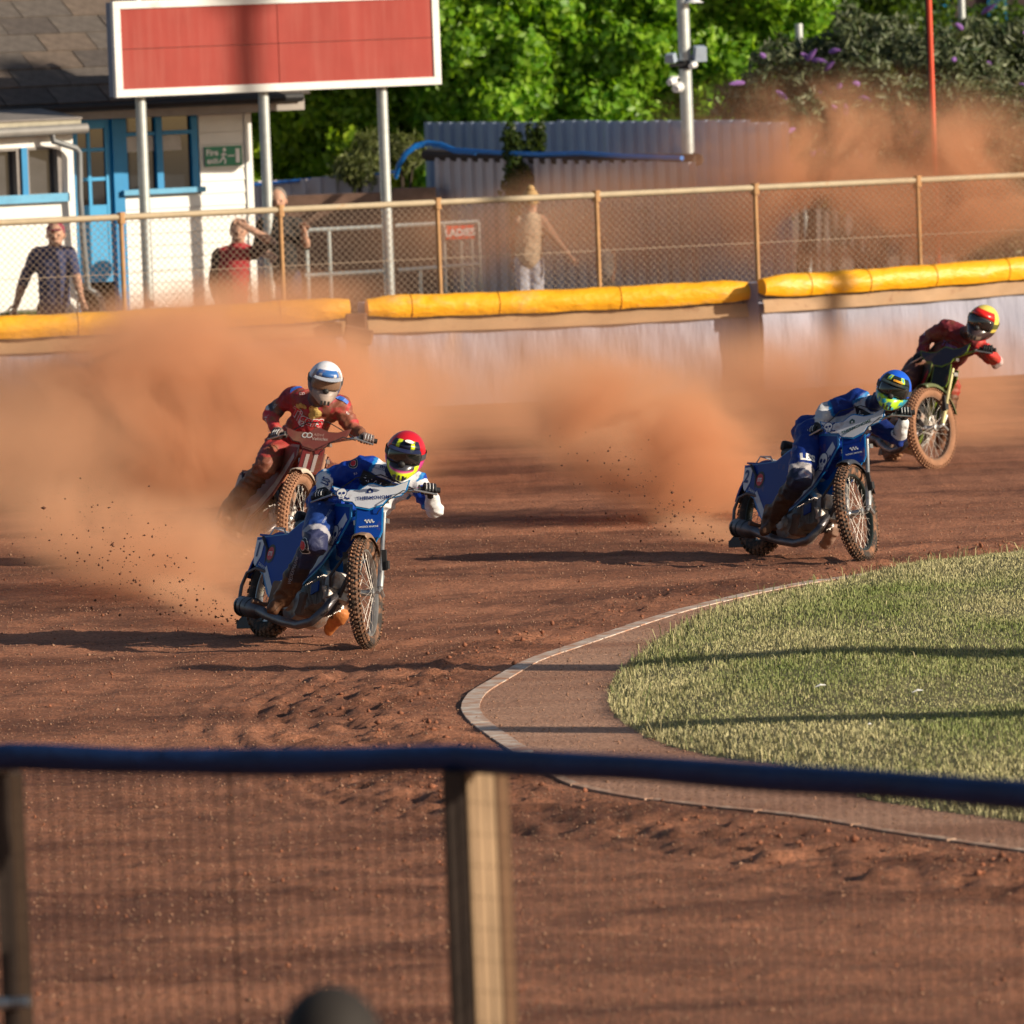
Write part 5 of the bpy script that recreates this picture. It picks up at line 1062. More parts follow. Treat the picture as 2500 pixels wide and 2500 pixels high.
    panel = [(-.22, .62), (.20, .66), (.34, .74), (.55, .82), (.78, .88), (.98, .88), (1.02, .80), (.93, .64), (.80, .48), (.60, .34), (.40, .24), (.24, .20), (.12, .26), (.0, .38), (-.12, .42), (-.19, .50)]
    for sg in (-1, 1):
        yy = sg * .115; Mx = frame((0, yy, 0), (1, 0, 0) if sg < 0 else (-1, 0, 0), (0, 0, 1)); fx = 1 if sg < 0 else -1
        tf = lambda pl_: [(x * fx, y) for x, y in pl_]
        b = MB(); b.prism(tf(panel), Mx, .008); sp_o = b.build('side_panel', mt, ro)
        ce = (.43, .55); b = MB(); b.prism(tf([((x - ce[0]) * .966 + ce[0], (y - ce[1]) * .94 + ce[1]) for x, y in panel]), Mx @ Matrix.Translation((0, 0, .0085)), .002); b.build('panel_face', mc, sp_o)
        band = [(.28, .35), (.50, .40), (.74, .57), (.93, .82), (.98, .78), (.90, .64), (.78, .50), (.60, .37), (.40, .27), (.29, .27)]
        b = MB(); b.prism(tf(band), Mx @ Matrix.Translation((0, 0, .0112)), .0015); b.build('panel_band', m2, sp_o)
        b = MB(); b.prism(tf([(-.205, .60), (-.09, .61), (-.09, .50), (-.135, .43), (-.165, .45), (-.19, .51)]), Mx @ Matrix.Translation((0, 0, .0112)), .002); npl = b.build('number_plate', mp if text else m2, sp_o)
        if text and sg < 0:
            text_flat(text['num'], .095, Mx @ Matrix.Translation((-.146, .54, .016)), M_prb, npl, bold=.03)
            b = MB()
            for q_, (poly, dk) in enumerate(skull_parts(.13)): b.cur = 0 if dk else 1; b.prism(poly, Mx @ Matrix.Translation((.86, .675, .0135 + .0004 * q_)), .0006)
            b.build('skull_print', [M_prb, M_prw], sp_o)
            text_flat('LAK', .055, Mx @ Matrix.Translation((.56, .395, .0145)) @ Matrix.Rotation(.42, 4, 'Z'), M_prb, sp_o, bold=.03, shear=.2)
            b = MB(); b.prism(circle(.062, 20, .04, .52), Mx @ Matrix.Translation((0, 0, .0112)), .001); b.build('emblem_ring', M_prk, sp_o); b = MB(); b.prism(circle(.044, 20, .04, .52), Mx @ Matrix.Translation((0, 0, .0125)), .001); b.build('emblem_disc', M_prr, sp_o)
            text_flat('STS', .028, Mx @ Matrix.Translation((.04, .52, .0145)), M_prw, sp_o, bold=.03)
            b = MB(); b.prism([(.00, .40), (.20, .225), (.25, .225), (.20, .29), (.03, .44)], Mx @ Matrix.Translation((0, 0, .0112)), .0015); b.build('panel_stripe', m2, sp_o)
            text_flat('DAWSON', .022, Mx @ Matrix.Translation((-.02, .43, .0145)) @ Matrix.Rotation(-.3, 4, 'Z'), M_prw, sp_o)
    b = MB(); b.box((-.02, 0, .640), (.38, .23, .012)); b.build('tail_cover', mc, ro); b = MB(); b.tube([(-.16, -.07, .645), (-.12, -.07, .70), (-.12, .07, .70), (-.16, .07, .645)], .006, 6); b.tube([(-.12, -.07, .70), (.04, -.08, .70), (.10, -.08, .655)], .006, 6); b.build('lifting_handle', mt if trim[1] > .5 else M_alu, ro)
    # engine
    b = MB(); Me = Matrix.Translation((.47, 0, .22)) @ Matrix.Rotation(math.pi / 2, 4, 'X'); b.lathe([(.02, -.13), (.10, -.13), (.115, -.11), (.13, -.08), (.13, .07), (.115, .10), (.06, .115), (.055, .14), (.02, .145)], Me, 28); b.build('crankcase', M_eng, ro, smooth=True)
    b = MB(); b.box((.30, -.06, .26), (.22, .16, .18)); b.box((.58, -.03, .22), (.14, .15, .16)); b.build('gearbox', M_mudmetal, ro, bevel=.02)
    dirv = Vector((.95, 0, .34)).normalized(); upv = Vector((-.34, 0, .95)).normalized(); eng = MB(); Rm = Matrix(((dirv.x, 0, upv.x), (0, 1, 0), (dirv.z, 0, upv.z)))
    c0 = Vector((.55, 0, .245))
    eng.tube([c0, c0 + dirv * .34], .062, 14); cyl_o = eng.build('cylinder', M_eng, ro, smooth=True)
    for q in range(12):
        d = .06 + q * .0185; sz = (.005, .19 - (.02 if q > 8 else 0), .17 + (.02 if q > 7 else 0)); b = MB(); b.box(c0 + dirv * d, sz, Rm); b.build('cooling_fin', M_eng, cyl_o)
    b = MB(); b.box(c0 + dirv * .315, (.075, .17, .16), Rm, taper=.9); b.box(c0 + dirv * .34 + upv * .04, (.05, .12, .12), Rm); b.tube([c0 + dirv * .3 - upv * .1 + Vector((0, -.05, 0)), c0 + dirv * .32 + Vector((0, -.10, 0))], .02, 8); b.build('cylinder_head', M_eng, ro, bevel=.012)
    b = MB(); b.box(c0 + dirv * .20 + upv * .02 + Vector((0, -.099, 0)), (.09, .008, .07), Rm); b.build('head_badge', mc, cyl_o)
    b = MB(); b.tube([c0 + dirv * .2 + upv * .12, c0 + dirv * .12 + upv * .2, (.5, .02, .52)], [.03, .034, .045], 12); b.build('carburettor', M_alu, ro, smooth=True)
    ex = [(.90, -.03, .30), (.96, -.07, .27), (.985, -.12, .19), (.94, -.165, .10), (.82, -.19, .065), (.62, -.20, .075), (.42, -.20, .10), (.25, -.20, .13)]
    b = MB(); b.tube([Vector(v) for v in ex], [.024, .026, .028, .028, .029, .03, .032, .034], 14); ep = b.build('exhaust_pipe', M_exh, ro, smooth=True)
    b = MB(); b.tube([(.25, -.20, .13), (.22, -.20, .135), (.20, -.20, .137), (-.02, -.195, .155), (-.05, -.195, .16), (-.055, -.195, .16)], [.034, .05, .062, .062, .052, .02], 18); b.build('silencer', M_exh, ro, smooth=True)
    b = MB()
    for q in (.15, .07, .0): b.tube([(q, -.197, .145), (q - .012, -.197, .146)], .0645, 18)
    b.build('silencer_band', M_dark, ep)
    b = MB(); b.tube([(.05, -.11, .40), (-.04, -.16, .41), (-.10, -.185, .37), (-.12, -.19, .28), (-.10, -.19, .20)], .012, 8); b.build('side_guard_bar', M_exh, ro, smooth=True)
    b = MB(); b.prism([(-.02, 0), (-.34, -.02), (-.36, .02), (-.30, .07), (-.1, .16), (0, .1)], frame((-.02, -.02, .05), (1, 0, 0), (0, 0, 1)), .012); b.build('dirt_deflector', M_black, ro)
    b = MB(); b.tube([(.34, -.10, .20), (.33, -.22, .17), (.33, -.31, .17)], [.014, .013, .016], 8); b.build('footpeg', M_mudmetal, ro)
    b = MB(); b.tube([(.30, .12, .26), (.0, .12, RR)], .045, 10, rr=.2); b.build('chain', M_mudmetal, ro); b = MB(); b.box((.14, .13, .38), (.42, .03, .09), Matrix.Rotation(.2, 3, 'Y')); b.build('chain_guard', M_frame, ro, bevel=.008)
    for sg in (-1, 1):
        b = MB(); b.tube([(.85, sg * .03, .26), (.90, sg * .10, .42), (.98, sg * .05, .62)], .010, 6); b.build('engine_stay', M_frame, ro)
    if text:
        Pw = pf(0, -.01, .0115); Mt = Pw
        hx = text.get('logo', .02)
        b = MB()
        for q_, (poly, dk) in enumerate(skull_parts(.075)): b.cur = 0 if dk else 1; b.prism(poly, Mt @ Matrix.Translation((-.182, .052, .0004 * q_)), .0006)
        b.build('skull_print', [M_prb, M_prw], pl)
        text_flat(text['plate'], .025, Mt @ Matrix.Translation((.030, .010, .003)) @ Matrix.Rotation(text.get('rot', 0), 4, 'Z'), text.get('pm', M_prb), pl, bold=.02, sx=1.0)
        b = MB(); house = [(-.02, 0), (.02, 0), (.02, .02), (.0, .036), (-.02, .02)]; b.prism(house, Mt @ Matrix.Translation((.0, .045, .001)), .001); b.build('house_print', text.get('pm', M_prb), pl); b = MB(); b.prism([(-.007, .003), (.007, .003), (.007, .016), (-.007, .016)], Mt @ Matrix.Translation((.0, .045, .0025)), .001); b.build('house_window_print', M_prw, pl)
        Ml = pf(0, -.03, -.001)
        b = MB()
        for q in range(3): 
            stroke(b, [(-.028 + q * .02, -.125), (-.022 + q * .02, -.115), (-.012 + q * .02, -.14), (-.006 + q * .02, -.13)], .006, Ml, .001)
        b.build('wave_print', M_prw, pl2); text_flat(text['low'], .012, Ml @ Matrix.Translation((0, -.165, 0)), M_prw, pl2, bold=.01)
    return ro, M, S
def bp(M, S, steer, *v): p = Vector(v); return M @ (S @ p if steer else p)
BIKES = {}
BIKES[1] = motorcycle('blue and white speedway motorcycle carrying number 1, leading in the foreground', (-1.618, 47.086, 27.8, 19.4, 44.3, .4), (.005, .050, .31), (.55, .58, .64), (.01, .19, .48), (.62, .64, .70), (.01, .19, .48), gloss=.5, guard_col=(.22, .14, .09), text=dict(num='1', plate='THERMOHOME', low='WESSEX MARINE'))
BIKES[2] = motorcycle('blue and white speedway motorcycle carrying number 2, under the rider in the blue helmet', (1.744, 52.757, 28.4, 16.5, 56.2, .5), (.005, .026, .21), (.46, .48, .55), (.01, .14, .42), (.58, .60, .66), (.01, .17, .45), text=dict(num='2', plate='THERMOHOME', low='WESSEX MARINE', rot=.25, pm=mat('print_dark_green', (.01, .07, .06), .5)), rim_m=mat('black_rim', (.02, .03, .03), .35, .3), shell_dirt=.3, guard_col=(.03, .035, .05))
BIKES[3] = motorcycle('mud-covered red speedway motorcycle behind the leading blue one', (-2.078, 54.482, 18.2, 24.6, 40.8, .8), (.22, .035, .035), (.40, .33, .30), (.20, .07, .05), (.20, .055, .045), (.16, .06, .05), tyre_m=M_tyred, knob_m=mat('shale_caked_knobs', (.33, .17, .10), .95), rim_m=M_mudmetal, gloss=.6, shell_dirt=.5, fork_m=mat('muddy_fork', (.30, .16, .10), .8, var=.2))
BIKES[4] = motorcycle('black and lime speedway motorcycle at the far right, last of the four', (3.261, 63.265, 9.7, 19.3, 51.6, .5), (.025, .03, .03), (.35, .02, .02), (.10, .14, .02), (.035, .03, .05), (.16, .24, .03), tyre_m=M_tyred, knob_m=mat('shale_caked_knobs', (.33, .17, .10), .95), rim_m=M_mudmetal, gloss=.4, shell_dirt=.3, frame_m=mat('lime_frame', (.20, .28, .03), .4), fork_m=mat('yellow_grey_fork', (.48, .42, .22), .5, .4), guard_col=(.10, .12, .05))
for q, (dy, h_, x_, lab) in enumerate(((.02, .03, -.09, 'rings'),)):
    ro, M, S = BIKES[3]; ax = Vector((-math.sin(RAKE), 0, math.cos(RAKE))); cl = Vector((WB - .06, 0, RF)) + ax * .66
    Mt = S @ frame(cl + Vector((.075, 0, 0)) + ax * -.01 + Vector((math.cos(RAKE), 0, math.sin(RAKE))) * .0115, (0, 1, 0), ax)
    b = MB()
    for cx in (-.085, -.05): 
        for a in range(8): stroke(b, [(cx + .02 * math.cos(a * .785), .05 + .02 * math.sin(a * .785)), (cx + .02 * math.cos((a + 1) * .785), .05 + .02 * math.sin((a + 1) * .785))], .006, Mt, .001)
    b.build('ring_print', M_prw, ro); text_flat('Allied', .024, Mt @ Matrix.Translation((.02, .058, .001)), mat('print_dusty', (.42, .26, .22)), ro); text_flat('Vehicles', .026, Mt @ Matrix.Translation((.035, .024, .001)), mat('print_dusty2', (.5, .4, .36)), ro)
    Ml = S @ frame(cl + Vector((.075, 0, 0)) + ax * -.03 + Vector((math.cos(RAKE), 0, math.sin(RAKE))) * -.001, (0, 1, 0), ax)
    for x_ in (-.045, .02): b = MB(); b.prism([(x_, -.08), (x_ + .028, -.08), (x_ + .022, -.23), (x_ - .004, -.23)], Ml, .001); b.build('stripe_print', mat('print_dusty2', (.5, .4, .36)), ro)
# ============================================================ RIDERS
def rider(n, label, J, colfn, suit, helm, glove_m=None, glove_w=None, big=1.0, group='riders racing on the track'):
    ro_b, MBk, SB = BIKES[n]
    P = {k: W(*v) for k, v in J.items()}
    Mi = MBk.inverted(); o_ = Mi @ CC                                      # leg joints lie at a set distance beside the frame
    for nm, yy in (('hipR', -.13), ('knR', -.27), ('anR', -.235), ('toR', -.275), ('hipL', .10), ('knL', .20), ('anL', .24), ('toL', .26)):
        r_ = Mi.to_3x3() @ ray(*J[nm][:2]); P[nm] = MBk @ (o_ + r_ * ((yy - o_.y) / r_.y))
    lx, lz = {1: (.59, .87), 2: (.58, .87), 3: (.45, .86), 4: (.56, .84)}[n]
    P['hipR'] = bp(MBk, SB, False, lx, -.11, lz); P['hipL'] = bp(MBk, SB, False, lx + .02, .09, lz - .03); P['pelvis'] = bp(MBk, SB, False, lx - (.07 if n > 2 else .15), .0 if n == 3 else .03, lz + .03)
    if n > 2:
        for q_, v_ in (('knR', (.80, -.25, .66)), ('anR', (.34, -.26, .30)), ('toR', (.46, -.29, .21))): P[q_] = bp(MBk, SB, False, *v_)
    gl = {}
    for s, sg in (('R', -1), ('L', 1)):
        a, c = Vector((.945, sg * .28, 1.0)), Vector((.90, sg * .41, .985)); g = c - (c - a).normalized() * .065
        gl[s] = (bp(MBk, SB, True, *g), (MBk.to_3x3() @ (SB.to_3x3() @ (c - a))).normalized())
    base = tuple(bp(MBk, SB, False, .33, 0, 0)); base = (base[0], base[1], 0.0); ro = thing('person', label, 'person', base, group=group)
    bn = []
    k = big; pel, nk = P['pelvis'], P['neck']; ch = pel.lerp(nk, .62) + Vector((0, -.03, 0))
    if 'chest' in P: ch = P['chest']
    bn += [('torso', pel, ch, .135 * k, .145 * k), ('torso', ch, nk + (ch - nk) * .35, .145 * k, .10 * k), ('neck', nk, P['head'] + (nk - P['head']) * .35, .065 * k, .062 * k)]
    off = MBk.to_3x3() @ Vector((0, 1, 0))
    bn += [('torso', pel + off * .07, pel - off * .07, .125 * k, .125 * k)]
    for s in 'RL':
        sh, el = P['sh' + s], P['el' + s]; g, gax = gl[s]; wr = g + (el - g).normalized() * .095
        bn += [('yoke', nk + (ch - nk) * .18, sh, .09 * k, .082 * k), ('lat', ch + (sh - ch) * .25, sh, .10 * k, .07 * k), ('upper' + s, sh, el, .078 * k, .058 * k), ('fore' + s, el, wr, .060 * k, .042 * k)]
        hp_, kn, an, to = P['hip' + s], P['kn' + s], P['an' + s], P['to' + s]
        heel = an + (an - to).normalized() * .04 + (an - kn).normalized() * .03
        bn += [('thigh' + s, hp_, kn, .115 * k, .088 * k), ('knee' + s, kn, kn + (an - kn) * .12, .086 * k, .078 * k), ('shin' + s, kn, an, .080 * k, .064 * k), ('boot' + s, an + (kn - an) * .4, an, .070 * k, .064 * k), ('boot' + s, heel, to, .054 * k, .042 * k)]
        glove(ro, base, g, -gax if False else gax, (MBk.to_3x3() @ (SB.to_3x3() @ Vector((1, 0, .25)))), wr, glove_m or M_glove, glove_w or M_glovew, s)
    o, bv = body('body', bn, colfn, suit, ro, base, voxel=.0105)
    hc = helm.pop('colfn'); ho, hM = helmet(ro, base, P['head'], helm.pop('yaw'), helm.pop('pitch'), helm.pop('tilt'), hc, **helm)
    return ro, base, bv, ho, P
def colr(tab, rules=None):
    def f(bi, t, P, N, names):
        C = np.zeros((len(bi), 3))
        for i, nm in enumerate(names):
            m_ = bi == i; v = tab.get(nm, tab.get(nm.rstrip('RL'), (.5, .5, .5)))
            if isinstance(v, list):
                c = np.zeros((m_.sum(), 3)); tt = t[m_]; lo = 0
                for hi, cc in v: c[(tt >= lo - 1e-6) & (tt <= hi + 1e-6)] = cc; lo = hi
                C[m_] = c
            else: C[m_] = v
        if rules: C = rules(C, bi, t, P, N, names)
        return C
    return f
WHT = (.66, .67, .70); BLU = (.010, .055, .36); CYB = (.02, .24, .55); NAV = (.008, .015, .07); MUD = (.105, .048, .026); RED = (.40, .022, .03); DRD = (.22, .02, .025)
# --- rider 1 ---------------------------------------------------
def h1(az, el):
    C = np.tile(np.array([.012, .015, .04]), (len(az), 1)); a = np.abs(az)
    C[(el > 48) | ((a > 52) & (el > -12))] = (.52, .012, .025)
    C[(el <= -8) & (a > 58)] = (.62, .06, .28); C[(el < -14) & (a < 58)] = (.03, .03, .04)
    C[(el < -24) & (a < 46)] = (.60, .05, .25); C[(el < -28) & (a < 38)] = (.62, .74, .02); C[(el < -34) & (el > -46) & (np.abs(a - 14) < 6)] = (.03, .03, .04); C[(el < -50) & (a < 34)] = (.60, .05, .25); C[(np.abs(a - 22) < 6 + (el - 28) * .12) & (el > 27) & (el < 50)] = (.66, .80, .02)
    C[(a > 40) & (a < 60) & (el < -20) & (el > -45)] = (.62, .75, .03); return C
def torso_rule(center, axis_r, w, inner, edge, panel_names=('torso', 'yoke', 'lat')):
    def f(C, bi, t, P, N, names):
        idx = [i for i, nm in enumerate(names) if nm in panel_names]; m_ = np.isin(bi, idx); d = (P - np.array(center)) @ np.array(axis_r)
        c = m_ & (np.abs(d) < w); C[c] = inner; C[m_ & (np.abs(np.abs(d) - w) < .012)] = edge; return C
    return f
BLU = (.007, .04, .30); CYB = (.01, .18, .48)
tab1 = {'torso': BLU, 'yoke': BLU, 'lat': BLU, 'neck': NAV, 'upperR': [(.10, WHT), (.82, BLU), (.90, CYB), (1, WHT)], 'foreR': [(.12, CYB), (1, WHT)], 'upperL': [(.30, WHT), (.75, BLU), (1, CYB)], 'foreL': WHT,
        'thigh': [(.25, BLU), (.82, (.015, .045, .20)), (.94, (.34, .33, .37)), (1, (.03, .035, .09))], 'knee': (.03, .035, .09), 'shin': [(.35, (.022, .03, .08)), (.6, (.035, .025, .03)), (1, MUD)], 'boot': MUD, 'bootL': (.45, .16, .05)}
J1 = dict(head=(990, 1106, 46.38), neck=(962, 1160, 46.70), chest=(918, 1210, 46.78), pelvis=(846, 1262, 46.95), shR=(893, 1140, 46.72), elR=(794, 1168, 46.78), shL=(1015, 1178, 46.72), elL=(1062, 1243, 46.62),
          hipR=(850, 1232, 46.98), knR=(768, 1326, 46.62), anR=(690, 1458, 46.82), toR=(668, 1486, 46.58), hipL=(850, 1290, 46.98), knL=(852, 1372, 46.5), anL=(828, 1497, 46.32), toL=(806, 1536, 46.2))
side1 = (Vector((CR.x, CR.y, CR.z)) * .86 + Vector((0, 0, -.5))).normalized()
r1 = rider(1, 'rider in a red helmet cover and blue and white suit leading on bike number 1', J1, colr(tab1, torso_rule(W(938, 1205, 46.7), side1, .15, WHT, CYB)), M_suit,
      dict(colfn=h1, yaw=-3, pitch=16, tilt=12, peakcol=(.015, .02, .06), s=1.06, lens=M_lens))
ro, base, bv, ho, P = r1
qd = lambda w_, h_: [(-w_ / 2, -h_ / 2), (w_ / 2, -h_ / 2), (w_ / 2, h_ / 2), (-w_ / 2, h_ / 2)]
def dpoly(bv, px, py, poly, ang, m, ro, base, name='print', off=.004, st=.02): v, f_ = gridpoly(poly, st); return drape(bv, px, py, v, f_, ang, m, ro, base, name, off)
dpoly(bv, 922, 1180, qd(.225, .105), -22, M_prb, ro, base, 'chest_badge', .0045); dpoly(bv, 922, 1180, qd(.210, .092), -22, M_prk, ro, base, 'chest_badge', .007)
dtext(bv, 922, 1178, 'PIRATES', .036, -22, M_prw, ro, base, sx=1.0)
M_cy = mat('print_cyan', (.02, .28, .6), .4)
b_ = [(-.03 + .02 * q, 0) for q in range(3)]
dtext(bv, 931, 1147, 'WESSEX MARINE', .010, -20, M_prb, ro, base); dtext(bv, 934, 1141, 'm', .022, -20, M_prb, ro, base, bold=.03)
dtext(bv, 795, 1175, 'US', .055, 68, M_prb, ro, base, bold=.02, shear=.3); dtext(bv, 868, 1156, 'JLS', .016, 10, M_prw, ro, base)
for (px, py, r_, nm) in ((740, 1332, .052, 'knee_emblem'), (864, 1132, .034, 'shoulder_emblem')):
    dpoly(bv, px, py, circle(r_, 20), -10, M_prw, ro, base, nm, .004); dpoly(bv, px, py, circle(r_ * .93, 20), -10, M_prk, ro, base, nm, .006); dpoly(bv, px, py, circle(r_ * .62, 20), -10, M_prw, ro, base, nm, .0075); dpoly(bv, px, py, circle(r_ * .56, 20), -10, M_prr, ro, base, nm, .009); dtext(bv, px, py, 'STS', r_ * .42, -10, M_prw, ro, base, bold=.03)
dtext(bv, 797, 1262, 'THERMOHOME LTD', .014, 57, mat('print_dim', (.3, .35, .5), .5), ro, base)
dtext(bv, 716, 1392, 'WESSEXMARINE', .022, 63, mat('print_dim2', (.33, .33, .38), .5), ro, base, sx=.9); dtext(bv, 695, 1385, 'm', .06, 50, M_prw, ro, base, bold=.02, shear=.3)
hb_ = helmet_bvh(ho); dpoly(hb_, 998, 1083, [(x * .034, y * .017) for x, y in circle(1, 18)], -8, M_prk, ro, base, 'helmet_badge', .022); dpoly(hb_, 998, 1083, [(x * .030, y * .014) for x, y in circle(1, 18)], -8, M_prw, ro, base, 'helmet_badge', .024); dtext(hb_, 998, 1083, 'STS', .016, -8, M_prr, ro, base, bold=.04)
# --- rider 2 ---------------------------------------------------
def h2(az, el):
    C = np.tile(np.array([.012, .02, .02]), (len(az), 1)); a = np.abs(az)
    C[(el > 50) | ((a > 60) & (el > -10))] = (.012, .10, .62); C[(el < -16)] = (.36, .58, .02); C[(el < -16) & (np.sin(az * .16 + 1) * np.cos(el * .22) > .35)] = (.02, .10, .16); C[(el < -16) & (np.sin(az * .11) * np.sin(el * .30) > .55)] = (.02, .32, .50); C[(el < -16) & (a > 50)] = (.03, .30, .42); C[(el < -42) & (a < 25)] = (.02, .25, .4)
    C[(np.abs(a - 24) < 9) & (el > 28) & (el < 48)] = (.5, .75, .02); C[(np.abs(a - 24) < 5) & (el > 32) & (el < 45)] = (.02, .25, .45); return C
tab2 = {'torso': (.008, .03, .20), 'yoke': (.008, .03, .20), 'lat': (.012, .035, .22), 'neck': NAV, 'upperR': [(.75, (.008, .03, .20)), (.84, CYB), (1, (.45, .46, .50))], 'foreR': [(1, (.52, .53, .56))], 'upperL': [(1, (.008, .02, .12))], 'foreL': [(.2, (.01, .03, .18)), (1, WHT)],
        'thigh': [(.80, (.009, .03, .19)), (.92, (.36, .33, .34)), (1, (.015, .02, .05))], 'knee': (.012, .016, .035), 'shin': [(.35, (.02, .02, .03)), (1, (.05, .026, .018))], 'boot': (.08, .04, .025), 'bootL': (.26, .16, .12)}
J2 = dict(head=(2182, 950, 51.95), neck=(2128, 992, 52.35), chest=(2082, 1035, 52.5), pelvis=(2000, 1090, 52.95), shR=(2096, 975, 52.36), elR=(2015, 1003, 52.42), shL=(2136, 1030, 52.3), elL=(2194, 1072, 52.15),
          hipR=(1998, 1072, 52.9), knR=(1952, 1172, 52.42), anR=(1885, 1262, 52.62), toR=(1868, 1295, 52.4), hipL=(2016, 1104, 52.85), knL=(2028, 1180, 52.3), anL=(2032, 1290, 52.1), toL=(2014, 1326, 51.98))
side2 = (Vector((CR.x, CR.y, CR.z)) * .5 + Vector((0, 0, -.85))).normalized()
r2 = rider(2, 'rider in a blue helmet leaning far over on the number 2 bike', J2, colr(tab2, torso_rule(W(2100, 1020, 52.4), side2, .125, (.50, .51, .56), (.02, .16, .42))), M_suit, dict(colfn=h2, yaw=-4, pitch=10, tilt=20, peakcol=(.02, .03, .03), s=1.03))
ro, base, bv, ho, P = r2
dtext(bv, 1973, 1117, 'LBS', .060, -3, M_prw, ro, base, bold=.05); dtext(bv, 1972, 1133, 'STARZ', .013, -3, M_prw, ro, base)
dpoly(bv, 2105, 1012, qd(.12, .07), -25, M_prk, ro, base, 'chest_badge', .006); dtext(bv, 2104, 1011, 'PIR', .030, -25, M_prw, ro, base)
dtext(bv, 2183, 1052, 'JAKE', .030, 82, M_prk, ro, base, bold=.02)
hb_ = helmet_bvh(ho); dpoly(hb_, 2193, 932, qd(.07, .014), -20, mat('print_orange', (.8, .35, .02)), ro, base, 'helmet_badge', .005)
# --- rider 3 ---------------------------------------------------
def h3(az, el):
    C = np.tile(np.array([.30, .28, .30]), (len(az), 1)); a = np.abs(az)
    C[(el > 46) | ((a > 62) & (el > 0))] = (.74, .75, .82); C[(a < 42) & (el > 27) & (el < 48)] = (.03, .13, .40); C[(np.abs(a - 27) < 5) & (el > 26) & (el < 34)] = (.6, .6, .62); C[el < -14] = (.28, .22, .20); C[(el < -24) & (a < 30)] = (.36, .28, .24); C[(a > 52) & (el < -2) & (el > -30)] = (.08, .09, .16); return C
def r3rule(C, bi, t, P, N, names):
    d = (P - np.array(W(790, 1010, 54.0))) @ np.array(CR); mud = (P[:, 2] < .78) | ((d > .0) & (vnoise(P[:, 0] * 22, P[:, 2] * 22, 3) < .55) & (P[:, 2] < 1.26)); C[mud] = C[mud] * .25 + np.array(MUD) * 1.1; return C
tab3 = {'torso': RED, 'yoke': [(.4, DRD), (1, (.30, .02, .03))], 'lat': RED, 'neck': (.05, .05, .07), 'upperR': [(.55, (.26, .02, .03)), (.85, (.05, .05, .07)), (1, (.6, .58, .6))], 'foreR': [(1, (.50, .03, .045))], 'upperL': [(1, (.42, .03, .035))], 'foreL': [(1, (.30, .07, .05))], 'thigh': (.30, .03, .03), 'knee': (.24, .06, .04), 'shin': MUD, 'boot': MUD}
J3 = dict(head=(794, 929, 53.55), neck=(772, 980, 53.9), chest=(758, 1030, 54.05), pelvis=(722, 1118, 54.5), shR=(718, 966, 54.05), elR=(659, 1012, 54.1), shL=(829, 990, 53.95), elL=(862, 1048, 53.9),
          hipR=(688, 1108, 54.42), knR=(678, 1192, 53.98), anR=(618, 1262, 54.2), toR=(600, 1286, 54.0), hipL=(745, 1125, 54.4), knL=(808, 1158, 53.92), anL=(786, 1236, 53.7), toL=(776, 1270, 53.55))
r3 = rider(3, 'rider in a white helmet and muddy red suit sitting upright in the dust', J3, colr(tab3, r3rule), M_suitd, dict(colfn=h3, yaw=8, pitch=18, tilt=7, peakcol=(.35, .38, .45), s=1.05, lens=M_lensb, shell=M_helmd, frame_m=mat('frame_grey', (.2, .17, .16), .5)), glove_m=M_gloved)
ro, base, bv, ho, P = r3
dtext(bv, 748, 1026, 'Tigers', .112, -12, M_prw, ro, base, bold=.06, shear=.25, sx=.9); 
vs_, fs_ = text_mesh('Tigers', .106, shear=.25, bold=.02, sx=.9); drape(bv, 748, 1026, vs_, fs_, -12, M_prr, ro, base, 'lettering', off=.009)
dtext(bv, 653, 1034, 'Vehicles', .026, -45, M_prw, ro, base); dtext(bv, 738, 962, 'CO', .02, -12, M_prw, ro, base); dtext(bv, 848, 1010, 'W', .02, -50, M_prw, ro, base); dtext(bv, 672, 991, 'AZL', .018, 35, mat('print_pale_blue', (.35, .5, .6)), ro, base)
Mg = mat('print_gold', (.55, .38, .12), .6, var=.4, ns=40)
for (px, py, r_) in ((728, 992, .022), (736, 990, .022), (744, 992, .022), (765, 1000, .035), (775, 1012, .035), (762, 1015, .03)): dpoly(bv, px, py, circle(r_, 10), 0, Mg, ro, base, 'tiger_stripe_print', .0035, .02)
for s_, (px, py) in (('R', (722, 950)), ('L', (835, 976))): dpoly(bv, px, py, [(-.05, -.02), (.05, .0), (.045, .03), (-.03, .02)], 30 if s_ == 'R' else -40, mat('print_collar_blue', (.03, .12, .5), .5), ro, base, 'collar_panel', .006)
